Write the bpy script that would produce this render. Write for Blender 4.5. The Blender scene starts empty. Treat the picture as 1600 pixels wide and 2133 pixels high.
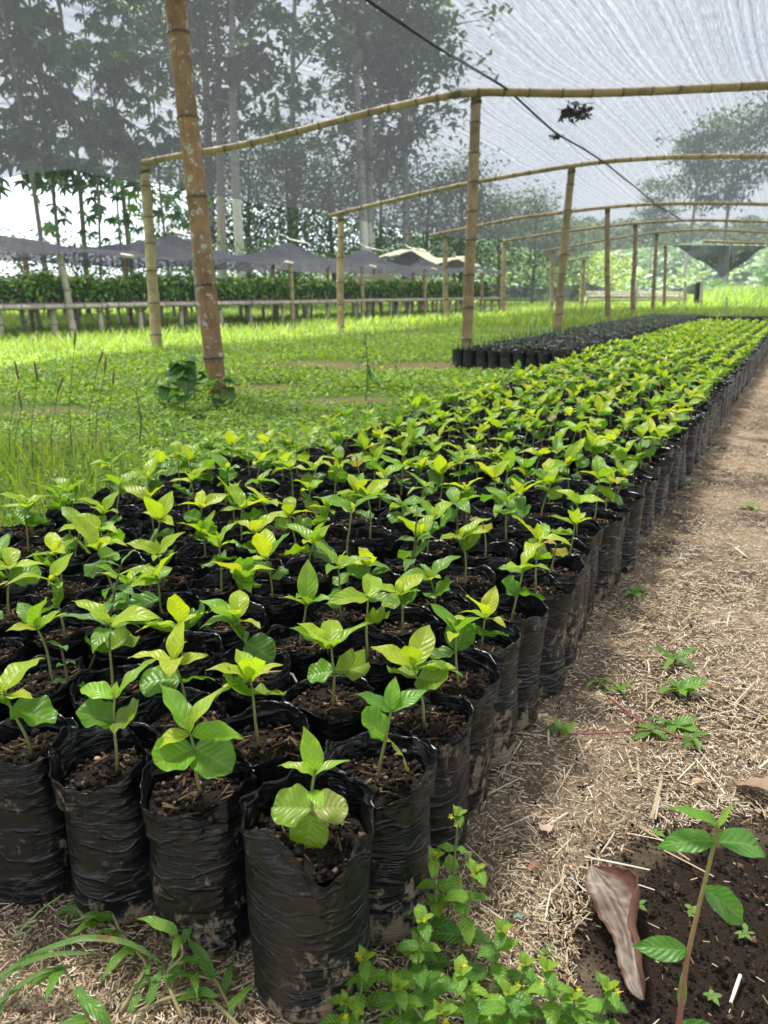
import bpy, math, random
import numpy as np
from mathutils import Vector, Matrix, Euler, noise as mnoise

C = bpy.context.scene.collection
sc = bpy.context.scene
rnd = random.Random(7)
rg = np.random.default_rng(7)
PI = math.pi
R = math.radians

# ------------------------------------------------------------------ camera
H = 0.9
PITCH = math.atan((1066.5 - 605) / 1560)
SP, CP = math.sin(PITCH), math.cos(PITCH)
cam = bpy.data.cameras.new('camera')
camo = bpy.data.objects.new('camera', cam); C.objects.link(camo)
camo.location = (0, 0, H); camo.rotation_euler = (PI/2 - PITCH, 0, 0)
cam.sensor_fit = 'VERTICAL'; cam.sensor_height = 36; cam.lens = 1560/2133*36
cam.clip_start = 0.02; cam.clip_end = 2000
cam.dof.use_dof = True; cam.dof.focus_distance = 1.35; cam.dof.aperture_fstop = 7.0
sc.camera = camo
# ------------------------------------------------------------------ world, sun, exposure
SUN_EL, SUN_AZ = R(66), R(-35)       # azimuth clockwise from +Y (the viewing direction)
world = bpy.data.worlds.new('World'); sc.world = world; world.use_nodes = True
wt = world.node_tree; wt.nodes.clear()
wo = wt.nodes.new('ShaderNodeOutputWorld'); bg = wt.nodes.new('ShaderNodeBackground')
sky = wt.nodes.new('ShaderNodeTexSky'); sky.sky_type = 'NISHITA'; sky.sun_disc = False
sky.sun_elevation = SUN_EL; sky.sun_rotation = SUN_AZ
tc = wt.nodes.new('ShaderNodeTexCoord'); mp = wt.nodes.new('ShaderNodeMapping'); mp.inputs['Scale'].default_value = (1, 1, 2.5)
cn = wt.nodes.new('ShaderNodeTexNoise'); cn.inputs['Scale'].default_value = 2.2; cn.inputs['Detail'].default_value = 6
cr = wt.nodes.new('ShaderNodeValToRGB')
cr.color_ramp.elements[0].position = .3; cr.color_ramp.elements[0].color = (7.4, 8.2, 9.4, 1)
cr.color_ramp.elements[1].position = .65; cr.color_ramp.elements[1].color = (11.2, 11.6, 12.1, 1)
mx = wt.nodes.new('ShaderNodeMix'); mx.data_type = 'RGBA'; mx.inputs[0].default_value = .88
wt.links.new(tc.outputs['Generated'], mp.inputs[0]); wt.links.new(mp.outputs[0], cn.inputs['Vector'])
wt.links.new(cn.outputs[0], cr.inputs[0]); wt.links.new(sky.outputs[0], mx.inputs[6]); wt.links.new(cr.outputs[0], mx.inputs[7])
wt.links.new(mx.outputs[2], bg.inputs[0]); bg.inputs[1].default_value = 0.052
wt.links.new(bg.outputs[0], wo.inputs[0])
sun = bpy.data.lights.new('sun', 'SUN'); sun.energy = 5.0; sun.angle = R(11); sun.color = (1, .975, .93)
suno = bpy.data.objects.new('sun', sun); C.objects.link(suno)
sd = Vector((math.sin(SUN_AZ)*math.cos(SUN_EL), math.cos(SUN_AZ)*math.cos(SUN_EL), math.sin(SUN_EL)))
suno.rotation_euler = sd.to_track_quat('Z', 'Y').to_euler()
suno.location = (0, 0, 30)
sc.view_settings.view_transform = 'Standard'; sc.view_settings.look = 'None'
sc.view_settings.gamma = 1; sc.view_settings.use_curve_mapping = False
sc.view_settings.exposure = 2.1
sc.render.engine = 'CYCLES'
sc.cycles.transparent_max_bounces = 24; sc.cycles.max_bounces = 8
sc.cycles.use_denoising = True

# ------------------------------------------------------------------ helpers
def ray(px, py):
    xc = (px-800)/1560; yc = (1066.5-py)/1560
    return xc, CP+yc*SP, -SP+yc*CP
def at(px, py, Y):
    x, y, z = ray(px, py); t = Y/y
    return Vector((x*t, Y, H+z*t))
def atz(px, py, z0=0.0):
    x, y, z = ray(px, py); t = (z0-H)/z
    return Vector((x*t, y*t, z0))
def proj(p):
    x, y, z = p[0], p[1], p[2]-H
    d = y*CP - z*SP
    if d <= .02: return None
    return 800+1560*x/d, 1066.5-1560*(y*SP+z*CP)/d
UX, UY = math.sin(R(28.0)), math.cos(R(28.0))      # direction of the bed and of the shade house

def bedlat(x, y):      # signed distance left of the bed's right edge
    return -(x+.0)*UY + (y-.75)*UX

def vn(P, scale, seed=0):      # smooth value noise for numpy points, -1..1
    P = np.asarray(P)*scale + seed*17.31
    i = np.floor(P).astype(np.int64); f = P-i; f = f*f*(3-2*f)
    out = 0
    for dx in (0, 1):
        for dy in (0, 1):
            for dz in (0, 1):
                n = (i[..., 0]+dx)*374761393 + (i[..., 1]+dy)*668265263 + (i[..., 2]+dz)*2147483647
                n = (n ^ (n >> 13))*1274126177 & 0x7fffffff
                n = (n ^ (n >> 16)) & 0xffff
                w = (f[..., 0] if dx else 1-f[..., 0])*(f[..., 1] if dy else 1-f[..., 1])*(f[..., 2] if dz else 1-f[..., 2])
                out = out + w*(n/32767.5-1)
    return out

class MB:
    def __init__(s): s.V = []; s.F = {3: [], 4: []}; s.M = {3: [], 4: []}; s.C = []; s.U = []; s.n = 0
    def add(s, V, F, col=(1, 1, 1), mi=0, uv=None):
        V = np.asarray(V, float).reshape(-1, 3); F = np.asarray(F, np.int64)
        k = F.shape[1]
        s.F[k].append(F+s.n); s.M[k].append(np.full(len(F), mi))
        c = np.asarray(col, float)
        s.C.append(np.broadcast_to(c, (len(V), 3)) if c.ndim == 1 else c)
        s.U.append(np.zeros((len(V), 2)) if uv is None else uv)
        s.V.append(V); s.n += len(V); return s
    def rep(s, V, F, Ms, Ts, cols=None, mi=0, uv=None):
        V = np.asarray(V, float); F = np.asarray(F); n = len(Ts); m = len(V)
        P = np.einsum('nij,mj->nmi', Ms, V)+np.asarray(Ts)[:, None, :]
        FF = (F[None]+np.arange(n)[:, None, None]*m).reshape(-1, F.shape[1])
        c = (1, 1, 1) if cols is None else np.repeat(np.asarray(cols), m, 0)
        return s.add(P.reshape(-1, 3), FF, c, mi, None if uv is None else np.tile(uv, (n, 1)))
    def mesh(s, name, mats, smooth=True):
        V = np.concatenate(s.V); me = bpy.data.meshes.new(name)
        tri = np.concatenate(s.F[3]) if s.F[3] else np.zeros((0, 3), int)
        quad = np.concatenate(s.F[4]) if s.F[4] else np.zeros((0, 4), int)
        L = np.concatenate([tri.ravel(), quad.ravel()]).astype(np.int32)
        st = np.concatenate([np.arange(len(tri))*3, len(tri)*3+np.arange(len(quad))*4]).astype(np.int32)
        me.vertices.add(len(V)); me.vertices.foreach_set('co', V.astype(np.float32).ravel())
        me.loops.add(len(L)); me.loops.foreach_set('vertex_index', L)
        me.polygons.add(len(st)); me.polygons.foreach_set('loop_start', st)
        mi = np.concatenate(s.M[3]+s.M[4]).astype(np.int32); me.polygons.foreach_set('material_index', mi)
        me.polygons.foreach_set('use_smooth', np.full(len(st), bool(smooth)))
        col = np.concatenate(s.C); a = me.color_attributes.new('Col', 'FLOAT_COLOR', 'POINT')
        a.data.foreach_set('color', np.hstack([col, np.ones((len(col), 1))]).astype(np.float32).ravel())
        U = np.concatenate(s.U); ul = me.uv_layers.new(name='UVMap'); ul.data.foreach_set('uv', U[L].astype(np.float32).ravel())
        me.update(calc_edges=True); me.validate()
        for m in (mats if isinstance(mats, (list, tuple)) else [mats]): me.materials.append(m)
        return me
    def obj(s, name, mats, parent=None, smooth=True):
        return link(name, s.mesh(name, mats, smooth), parent)

def link(name, me, parent=None):
    o = bpy.data.objects.new(name, me); C.objects.link(o)
    if parent: o.parent = parent
    return o
def tag(o, label=None, cat=None, group=None, kind=None):
    if label: o['label'] = label
    if cat: o['category'] = cat
    if group: o['group'] = group
    if kind: o['kind'] = kind
    return o
def empty(name, loc, label, cat, group=None, rz=0):
    o = bpy.data.objects.new(name, None); C.objects.link(o); o.location = loc; o.rotation_euler.z = rz
    o.empty_display_size = .05
    return tag(o, label, cat, group)

def tube(P, rad, n=8, cap=True):
    P = np.asarray([tuple(p) for p in P], float); m = len(P); rad = np.broadcast_to(np.asarray(rad, float), (m,))
    T = np.gradient(P, axis=0); T /= np.linalg.norm(T, axis=1)[:, None]+1e-9
    ref = np.array([0, 0, 1.]) if abs(T[:, 2]).mean() < .8 else np.array([1., 0, 0])
    A = np.cross(T, ref); A /= np.linalg.norm(A, axis=1)[:, None]+1e-9; B = np.cross(T, A)
    th = np.arange(n)/n*2*PI
    V = P[:, None]+rad[:, None, None]*(A[:, None]*np.cos(th)[None, :, None]+B[:, None]*np.sin(th)[None, :, None])
    V = V.reshape(-1, 3)
    i = np.arange(m-1)[:, None]*n; j = np.arange(n)[None]
    F = np.stack([i+j, i+(j+1) % n, i+n+(j+1) % n, i+n+j], -1).reshape(-1, 4)
    if cap:
        V = np.vstack([V, P[:1], P[-1:]]); a = m*n
        j = np.arange(n)
        f0 = np.stack([np.full(n, a), j, (j+1) % n, np.full(n, a)], -1)[:, :3]
        f1 = np.stack([np.full(n, a+1), (m-1)*n+(j+1) % n, (m-1)*n+j], -1)
        return V, F, np.vstack([f0[:, [0, 2, 1]], f1])
    return V, F, None
def addtube(mb, P, rad, n=8, col=(1, 1, 1), mi=0):
    V, F, T = tube(P, rad, n); k = mb.n
    mb.add(V, F, col, mi)
    if T is not None:
        mb.F[3].append(T+k); mb.M[3].append(np.full(len(T), mi))
    return mb
def boxg(a, b):
    x0, y0, z0 = a; x1, y1, z1 = b
    V = np.array([(x0, y0, z0), (x1, y0, z0), (x1, y1, z0), (x0, y1, z0), (x0, y0, z1), (x1, y0, z1), (x1, y1, z1), (x0, y1, z1)], float)
    F = np.array([(0, 3, 2, 1), (4, 5, 6, 7), (0, 1, 5, 4), (1, 2, 6, 5), (2, 3, 7, 6), (3, 0, 4, 7)])
    return V, F
def gridF(nu, nv, wrap=False):
    i = np.arange(nv-1)[:, None]*nu; k = nu if wrap else nu-1; j = np.arange(k)[None]
    return np.stack([i+j, i+(j+1) % nu, i+nu+(j+1) % nu, i+nu+j], -1).reshape(-1, 4)
def frames(n, az, el, roll, s):   # leaf frames: +Y along leaf, +Z up face
    az, el, roll, s = [np.broadcast_to(np.asarray(a, float), (n,)) for a in (az, el, roll, s)]
    y = np.stack([np.cos(az)*np.cos(el), np.sin(az)*np.cos(el), np.sin(el)], -1)
    x = np.stack([np.sin(az), -np.cos(az), 0*az], -1); z = np.cross(x, y)
    c, q = np.cos(roll)[:, None], np.sin(roll)[:, None]
    x2 = x*c+z*q; z2 = z*c-x*q
    return np.stack([x2, y, z2], -1)*s[:, None, None]
def mat4(M, t):
    return Matrix([[*M[0], t[0]], [*M[1], t[1]], [*M[2], t[2]], [0, 0, 0, 1]])

# ------------------------------------------------------------------ materials
def newmat(name):
    m = bpy.data.materials.new(name); m.use_nodes = True; t = m.node_tree; t.nodes.clear()
    return m, t, t.nodes.new('ShaderNodeOutputMaterial')
def N(t, kind, **kw):
    n = t.nodes.new(kind)
    for k, v in kw.items():
        if k in n.inputs: n.inputs[k].default_value = v
        else: setattr(n, k, v)
    return n
def noise_(t, scale, detail=4, vec=None, rough=.55, mapscale=None):
    n = N(t, 'ShaderNodeTexNoise', Scale=scale, Detail=detail, Roughness=rough)
    if vec is not None:
        if mapscale:
            mm = N(t, 'ShaderNodeMapping'); mm.inputs['Scale'].default_value = mapscale
            t.links.new(vec, mm.inputs[0]); vec = mm.outputs[0]
        t.links.new(vec, n.inputs['Vector'])
    return n.outputs[0]
def ramp(t, fac, stops):
    r = N(t, 'ShaderNodeValToRGB'); e = r.color_ramp.elements
    while len(e) < len(stops): e.new(.5)
    for k, (p, c) in enumerate(stops):
        e[k].position = p; e[k].color = (*c, 1) if hasattr(c, '__len__') else (c, c, c, 1)
    t.links.new(fac, r.inputs[0]); return r.outputs[0]
def mixc(t, fac, a, b, mode='MIX'):
    m = N(t, 'ShaderNodeMix', data_type='RGBA', blend_type=mode)
    for k, v in ((0, fac), (6, a), (7, b)):
        if isinstance(v, bpy.types.NodeSocket): t.links.new(v, m.inputs[k])
        else: m.inputs[k].default_value = v if k == 0 else (*v, 1)
    return m.outputs[2]
def math_(t, op, a, b=0.0):
    m = N(t, 'ShaderNodeMath', operation=op)
    for k, v in enumerate((a, b)):
        if isinstance(v, bpy.types.NodeSocket): t.links.new(v, m.inputs[k])
        else: m.inputs[k].default_value = v
    return m.outputs[0]
def bump(t, h, strength, dist):
    b = N(t, 'ShaderNodeBump', Strength=strength, Distance=dist); t.links.new(h, b.inputs['Height']); return b.outputs[0]
def bsdf(t, out, col, rough=.6, normal=None, spec=.5, **kw):
    b = N(t, 'ShaderNodeBsdfPrincipled')
    for k, v in (('Base Color', col), ('Roughness', rough), ('Specular IOR Level', spec)):
        if isinstance(v, bpy.types.NodeSocket): t.links.new(v, b.inputs[k])
        else: b.inputs[k].default_value = (*v, 1) if k == 'Base Color' else v
    if normal is not None: t.links.new(normal, b.inputs['Normal'])
    if out is not None: t.links.new(b.outputs[0], out.inputs[0])
    return b
def geo(t): return N(t, 'ShaderNodeNewGeometry').outputs['Position']
def objc(t): return N(t, 'ShaderNodeTexCoord').outputs['Object']
def attr(t): return N(t, 'ShaderNodeAttribute', attribute_name='Col').outputs['Color']
def rndobj(t): return N(t, 'ShaderNodeObjectInfo').outputs['Random']
def vshift(t, vec, k=7.0):     # object coordinates moved by a random per object
    a = N(t, 'ShaderNodeVectorMath', operation='ADD'); t.links.new(vec, a.inputs[0])
    t.links.new(math_(t, 'MULTIPLY', rndobj(t), k), a.inputs[1]); return a.outputs[0]

def m_plastic():
    m, t, o = newmat('black_polythene')
    p = vshift(t, objc(t))
    z = N(t, 'ShaderNodeSeparateXYZ'); t.links.new(objc(t), z.inputs[0])
    crease = noise_(t, 1.0, 3, p, .6, (13, 13, 75))
    crease = ramp(t, math_(t, 'ABSOLUTE', math_(t, 'SUBTRACT', crease, .5)), [(0, 1), (.05, .35), (.16, 0)])
    crumple = N(t, 'ShaderNodeTexVoronoi', Scale=30.0); t.links.new(p, crumple.inputs['Vector'])
    fold = noise_(t, 30, 2, p)
    low = ramp(t, z.outputs[2], [(0, 0), (.18, 0), (.235, 1)])
    h = mixc(t, low, crease, 0.0) if False else crease
    msk = ramp(t, noise_(t, 14, 3, p), [(.42, .03), (.68, 1)])
    big_ = ramp(t, math_(t, 'ABSOLUTE', math_(t, 'SUBTRACT', noise_(t, 1.0, 2, p, .5, (9, 9, 26)), .5)), [(0, 1), (.03, .4), (.1, 0)])
    h = math_(t, 'ADD', math_(t, 'MULTIPLY', h, math_(t, 'MULTIPLY', msk, .7)), math_(t, 'MULTIPLY', big_, .85))
    b1 = bump(t, h, .9, .0032)
    b3 = N(t, 'ShaderNodeBump', Strength=.9, Distance=.007); t.links.new(math_(t, 'MULTIPLY', crumple.outputs[0], low), b3.inputs['Height']); t.links.new(b1, b3.inputs['Normal'])
    b2 = N(t, 'ShaderNodeBump', Strength=.5, Distance=.004); t.links.new(fold, b2.inputs['Height']); t.links.new(b3.outputs[0], b2.inputs['Normal'])
    # dried mud spatter, heavier towards the foot of the bag
    st = noise_(t, 55, 6, p, .75, (1, 1, .55))
    big = noise_(t, 9, 3, p)
    hgt = ramp(t, z.outputs[2], [(0, .16), (.06, .05), (.2, -.06), (.26, -.12)])
    hz = ramp(t, z.outputs[2], [(0, .16), (.05, .08), (.17, .025), (.25, .0)])
    v = math_(t, 'ADD', math_(t, 'ADD', math_(t, 'MULTIPLY', st, .6), math_(t, 'MULTIPLY', big, .4)), hz)
    mask = ramp(t, v, [(.60, 0), (.66, 1)])
    fine = ramp(t, noise_(t, 260, 2, p), [(.70, 0), (.74, 1)])
    mask2 = math_(t, 'MAXIMUM', math_(t, 'MULTIPLY', mask, .75), math_(t, 'MULTIPLY', fine, .5))
    film = math_(t, 'MULTIPLY', ramp(t, big, [(.5, 0), (.85, 1)]), .006)
    base = mixc(t, film, (.0035, .0042, .0055), (.3, .28, .25))
    col = mixc(t, mask2, base, (.25, .19, .13))
    ro = ramp(t, mask2, [(0, .31), (1, .9)])
    bsdf(t, o, col, ro, b2.outputs[0], .42)
    return m
def m_soil():
    m, t, o = newmat('potting_soil'); p = geo(t)
    col = mixc(t, noise_(t, 160, 3, p), (.014, .011, .009), (.06, .046, .036))
    col = mixc(t, 1.0, col, attr(t), 'MULTIPLY')
    bsdf(t, o, col, .95, bump(t, noise_(t, 420, 5, p, .7), 1, .006), .15); return m
def leafmat(name, useobj, rough=.38, trans=.42, damage=True, veins=True):
    m, t, o = newmat(name)
    c = N(t, 'ShaderNodeObjectInfo').outputs['Color'] if useobj else attr(t)
    p = vshift(t, objc(t), 3) if useobj else geo(t)
    col = mixc(t, ramp(t, noise_(t, 38, 3, p), [(.3, 0), (.7, .35)]), c, mixc(t, 1.0, c, (.62, .72, .8), 'MULTIPLY'))
    nrm = None
    if veins:
        uv = N(t, 'ShaderNodeUVMap').outputs[0]; s = N(t, 'ShaderNodeSeparateXYZ'); t.links.new(uv, s.inputs[0])
        au = math_(t, 'ABSOLUTE', math_(t, 'SUBTRACT', s.outputs[0], .5))
        rib = ramp(t, au, [(0, 1), (.035, .8), (.06, 0)])
        w = math_(t, 'FRACT', math_(t, 'MULTIPLY', math_(t, 'SUBTRACT', s.outputs[1], math_(t, 'MULTIPLY', au, .55)), 7.0))
        w = math_(t, 'ABSOLUTE', math_(t, 'SUBTRACT', w, .5))
        sec = ramp(t, w, [(0, 1), (.05, .5), (.1, 0)])
        vein = math_(t, 'MAXIMUM', rib, math_(t, 'MULTIPLY', sec, .45))
        col = mixc(t, math_(t, 'MULTIPLY', vein, .38), col, mixc(t, .5, c, (.5, .6, .16)))
        puff = ramp(t, w, [(0, 0), (.5, 1)])
        hh = math_(t, 'ADD', math_(t, 'MULTIPLY', vein, -.5), math_(t, 'MULTIPLY', puff, .8))
        nrm = bump(t, hh, .55, .0016)
    if damage:
        d = noise_(t, 60, 3, p); d2 = noise_(t, 13, 1, p)
        dm = ramp(t, math_(t, 'ADD', math_(t, 'MULTIPLY', d, .5), math_(t, 'MULTIPLY', d2, .5)), [(.60, 0), (.64, 1)])
        col = mixc(t, math_(t, 'MULTIPLY', dm, .75), col, mixc(t, ramp(t, d, [(.5, 0), (.62, 1)]), (.42, .34, .09), (.20, .11, .05)))
    b = bsdf(t, None, col, rough, nrm, .45)
    tr = N(t, 'ShaderNodeBsdfTranslucent')
    tcol = mixc(t, 1.0, col, (1.5, 1.45, .6), 'MULTIPLY'); t.links.new(tcol, tr.inputs[0])
    if nrm is not None: t.links.new(nrm, tr.inputs['Normal'])
    x = N(t, 'ShaderNodeMixShader'); x.inputs[0].default_value = trans
    t.links.new(b.outputs[0], x.inputs[1]); t.links.new(tr.outputs[0], x.inputs[2]); t.links.new(x.outputs[0], o.inputs[0])
    return m
def m_attr(name, rough=.8, ns=60, amt=.35, bs=.5, bd=.002, spec=.3):
    m, t, o = newmat(name); p = objc(t)
    c = attr(t)
    col = mixc(t, math_(t, 'MULTIPLY', noise_(t, ns, 4, p), amt*1.6), c, mixc(t, 1.0, c, (.4, .38, .36), 'MULTIPLY'))
    bsdf(t, o, col, rough, bump(t, noise_(t, ns*2, 4, p), bs, bd), spec); return m
def m_bamboo(name, dark, light, lichen=0.0, green=0.0):
    m, t, o = newmat(name); p = objc(t)
    fib = noise_(t, 1, 4, p, .6, (60, 60, 3)); blot = noise_(t, 5, 5, p, .65)
    col = mixc(t, fib, dark, light)
    col = mixc(t, ramp(t, blot, [(.42, 0), (.68, .75)]), col, tuple(k*.5 for k in dark))
    col = mixc(t, 1.0, col, attr(t), 'MULTIPLY')
    if green: col = mixc(t, ramp(t, noise_(t, 3, 3, p), [(.5, 0), (.7, green)]), col, (.12, .12, .04))
    if lichen:
        l = ramp(t, noise_(t, 14, 5, p, .7), [(.57, 0), (.62, 1)])
        col = mixc(t, math_(t, 'MULTIPLY', l, lichen), col, (.46, .46, .4))
    bsdf(t, o, col, ramp(t, blot, [(.3, .42), (.7, .75)]), bump(t, fib, .35, .004), .4); return m
def m_net(name, dark, light, op_lo, op_hi, warpdir=True, tr=(.33, .34, .35), sc_=1.0):
    # woven shade cloth: open weave whose threads bunch into streaks along its length
    m, t, o = newmat(name)
    uv = N(t, 'ShaderNodeUVMap').outputs[0]
    su = N(t, 'ShaderNodeSeparateXYZ'); t.links.new(uv, su.inputs[0])
    s1 = N(t, 'ShaderNodeTexNoise', noise_dimensions='1D', Scale=1.0, Detail=5.0, Roughness=.75); t.links.new(math_(t, 'MULTIPLY', su.outputs[0], 17*sc_), s1.inputs['W']); streak = s1.outputs[0]
    streak2 = noise_(t, 1, 1, uv, .6, (170*sc_, 4*sc_, 1))
    grain = noise_(t, 1, 1, uv, .6, (150*sc_, 85*sc_, 1))
    fold = noise_(t, .9, 2, uv)
    s = math_(t, 'ADD', math_(t, 'ADD', math_(t, 'MULTIPLY', streak, .27), math_(t, 'MULTIPLY', streak2, .28)), math_(t, 'MULTIPLY', grain, .45))
    op = ramp(t, s, [(.42, op_lo), (.57, op_hi)])
    d = N(t, 'ShaderNodeBsdfDiffuse'); t.links.new(mixc(t, fold, dark, light), d.inputs[0])
    tl = N(t, 'ShaderNodeBsdfTranslucent'); tl.inputs[0].default_value = (*tr, 1)
    a = N(t, 'ShaderNodeMixShader'); a.inputs[0].default_value = .5
    t.links.new(d.outputs[0], a.inputs[1]); t.links.new(tl.outputs[0], a.inputs[2])
    tp = N(t, 'ShaderNodeBsdfTransparent')
    x = N(t, 'ShaderNodeMixShader'); t.links.new(op, x.inputs[0])
    t.links.new(tp.outputs[0], x.inputs[1]); t.links.new(a.outputs[0], x.inputs[2]); t.links.new(x.outputs[0], o.inputs[0])
    return m
BARE_ = [(.45, 9.3, 1.3, .8), (-.8, 9.4, 1.3, .9), (-1.2, 7.3, .7, .35), (-2.6, 5.8, .5, .25), (3.0, 14.6, 1.0, .8), (-.3, 6.4, .5, .25), (.6, 5.6, .4, .3)]
def m_ground():
    m, t, o = newmat('ground_soil_and_turf'); p = geo(t)
    dt = N(t, 'ShaderNodeVectorMath', operation='DOT_PRODUCT'); t.links.new(p, dt.inputs[0]); dt.inputs[1].default_value = (-UY, UX, 0)
    n1 = noise_(t, 1.4, 4, p); lat = math_(t, 'ADD', dt.outputs[1 if False else 'Value'], math_(t, 'MULTIPLY', math_(t, 'SUBTRACT', n1, .5), .9))
    tan = mixc(t, noise_(t, 90, 6, p, .75), (.19, .13, .082), (.55, .42, .28))
    chips = ramp(t, noise_(t, 300, 3, p, .7), [(.55, 0), (.7, 1)])
    tan = mixc(t, math_(t, 'MULTIPLY', chips, .6), tan, (.5, .38, .24))
    soil = mixc(t, noise_(t, 70, 6, p, .7), (.012, .008, .006), (.062, .043, .03))
    dk = ramp(t, noise_(t, 2.1, 4, p, .6), [(.46, 0), (.6, 1)])
    # the bare dark patch of soil by the red stemmed plant
    ds = N(t, 'ShaderNodeVectorMath', operation='DISTANCE'); t.links.new(p, ds.inputs[0]); ds.inputs[1].default_value = (.62, .75, 0)
    pd = ramp(t, math_(t, 'ADD', ds.outputs['Value'], math_(t, 'MULTIPLY', noise_(t, 9, 4, p), .25)), [(.44, 1), (.56, 0)])
    far = ramp(t, math_(t, 'DIVIDE', N(t, 'ShaderNodeCameraData').outputs['View Distance'] if False else math_(t, 'ADD', dt.outputs['Value'], 0), 10), [(0, 0), (1, 0)])
    mud = mixc(t, math_(t, 'MAXIMUM', math_(t, 'MULTIPLY', dk, .75), pd), tan, soil)
    sy = N(t, 'ShaderNodeSeparateXYZ'); t.links.new(p, sy.inputs[0])
    rd = ramp(t, math_(t, 'DIVIDE', sy.outputs[1], 10), [(.35, 0), (.9, .6)])
    mud = mixc(t, rd, mud, mixc(t, noise_(t, 30, 6, p, .7), (.07, .043, .03), (.34, .24, .16)))
    grs = mixc(t, noise_(t, 25, 5, p, .7), (.035, .07, .012), (.14, .24, .035))
    brn = ramp(t, noise_(t, .8, 5, p, .6), [(.56, 0), (.66, 1)])
    for bx, by, ba, bb in BARE_:
        sv = N(t, 'ShaderNodeVectorMath', operation='MULTIPLY'); t.links.new(p, sv.inputs[0]); sv.inputs[1].default_value = (1/ba, 1/bb, 0)
        dd = N(t, 'ShaderNodeVectorMath', operation='DISTANCE'); t.links.new(sv.outputs[0], dd.inputs[0]); dd.inputs[1].default_value = (bx/ba, by/bb, 0)
        brn = math_(t, 'MAXIMUM', brn, ramp(t, math_(t, 'ADD', dd.outputs['Value'], math_(t, 'MULTIPLY', n1, .8)), [(.9, 1), (1.0, .8)]) if False else math_(t, 'SUBTRACT', 1.5, math_(t, 'ADD', dd.outputs['Value'], math_(t, 'MULTIPLY', n1, .8))))
    brn = ramp(t, brn, [(0, 0), (.5, 1)])
    grs = mixc(t, math_(t, 'MULTIPLY', brn, .8), grs, mixc(t, noise_(t, 40, 5, p, .7), (.10, .06, .035), (.26, .18, .11)))
    g = ramp(t, math_(t, 'DIVIDE', lat, 4), [(0, 0), (.24, 0), (.30, 1)])
    farg = ramp(t, math_(t, 'DIVIDE', sy.outputs[1], 40), [(.34, 0), (.40, 1)])
    g = math_(t, 'MAXIMUM', g, farg)
    rl = ramp(t, math_(t, 'ADD', math_(t, 'DIVIDE', lat, -10), 0), [(.22, 0), (.3, 1)])
    g = math_(t, 'MAXIMUM', g, rl)
    col = mixc(t, g, mud, grs)
    h = math_(t, 'ADD', noise_(t, 120, 6, p, .75), math_(t, 'MULTIPLY', noise_(t, 12, 3, p), .8))
    bsdf(t, o, col, .95, bump(t, h, 1, .012), .15); return m

PLAST = m_plastic(); SOIL = m_soil()
LEAF = leafmat('seedling_leaf', True); LEAFA = leafmat('leaf_tinted', False, veins=False, damage=False)
TLEAF = leafmat('tree_leaf', False, .5, .3, False, False)
STEM = m_attr('stem', .6, 120, .3)
BAMA = m_bamboo('bamboo_weathered_brown', (.20, .095, .045), (.40, .23, .12), .85)
BAMB = m_bamboo('bamboo_tan', (.28, .19, .09), (.52, .39, .22), .15, .2)
BAMC = m_bamboo('bamboo_pole_golden', (.22, .14, .065), (.43, .30, .16), .1)
WOOD = m_bamboo('grey_bench_bamboo', (.30, .25, .18), (.60, .54, .43), .2)
NET = m_net('grey_shade_net', (.018, .018, .018), (.034, .034, .035), .54, .87, tr=(.030, .031, .034))
NETB = m_net('black_shade_net', (.03, .032, .036), (.06, .063, .07), .74, .95, tr=(.05, .052, .058), sc_=.5)
NETW = m_net('cream_cloth', (.36, .36, .27), (.48, .48, .38), .95, 1, tr=(.28, .28, .2))
GROUND = m_ground(); BARK = m_attr('bark', .9, 6, .5, .8, .02)
CHIP = m_attr('straw', .85, 40, .2); DRY = m_attr('dry_leaf', .75, 30, .45, .6, .002)
ROPE = m_attr('black_rope', .8, 80, .2); STONE = m_attr('pebble', .8, 60, .3)
GRASS = leafmat('grass_blade', False, .55, .4, False, False)

# ------------------------------------------------------------------ ground
def ground():
    mb = MB(); xs = np.concatenate([-np.geomspace(400, 6, 18), np.linspace(-5, 5, 101), np.geomspace(6, 400, 18)])
    ys = np.concatenate([[-60, -20, -6, -2], np.linspace(-.5, 8, 86), np.geomspace(9, 500, 24)])
    X, Y = np.meshgrid(xs, ys); P = np.stack([X, Y, 0*X], -1).reshape(-1, 3)
    near = np.clip(1-(np.hypot(P[:, 0], P[:, 1])-5)/4, 0, 1)
    P[:, 2] = (vn(P, 3.1, 1)*.008+vn(P, 9, 2)*.004)*near - .004
    mb.add(P, gridF(len(xs), len(ys)))
    tag(mb.obj('ground', GROUND), kind='structure', label='ground of straw litter and soil turning into turf')
ground()
def gz(x, y): return 0.0

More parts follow.
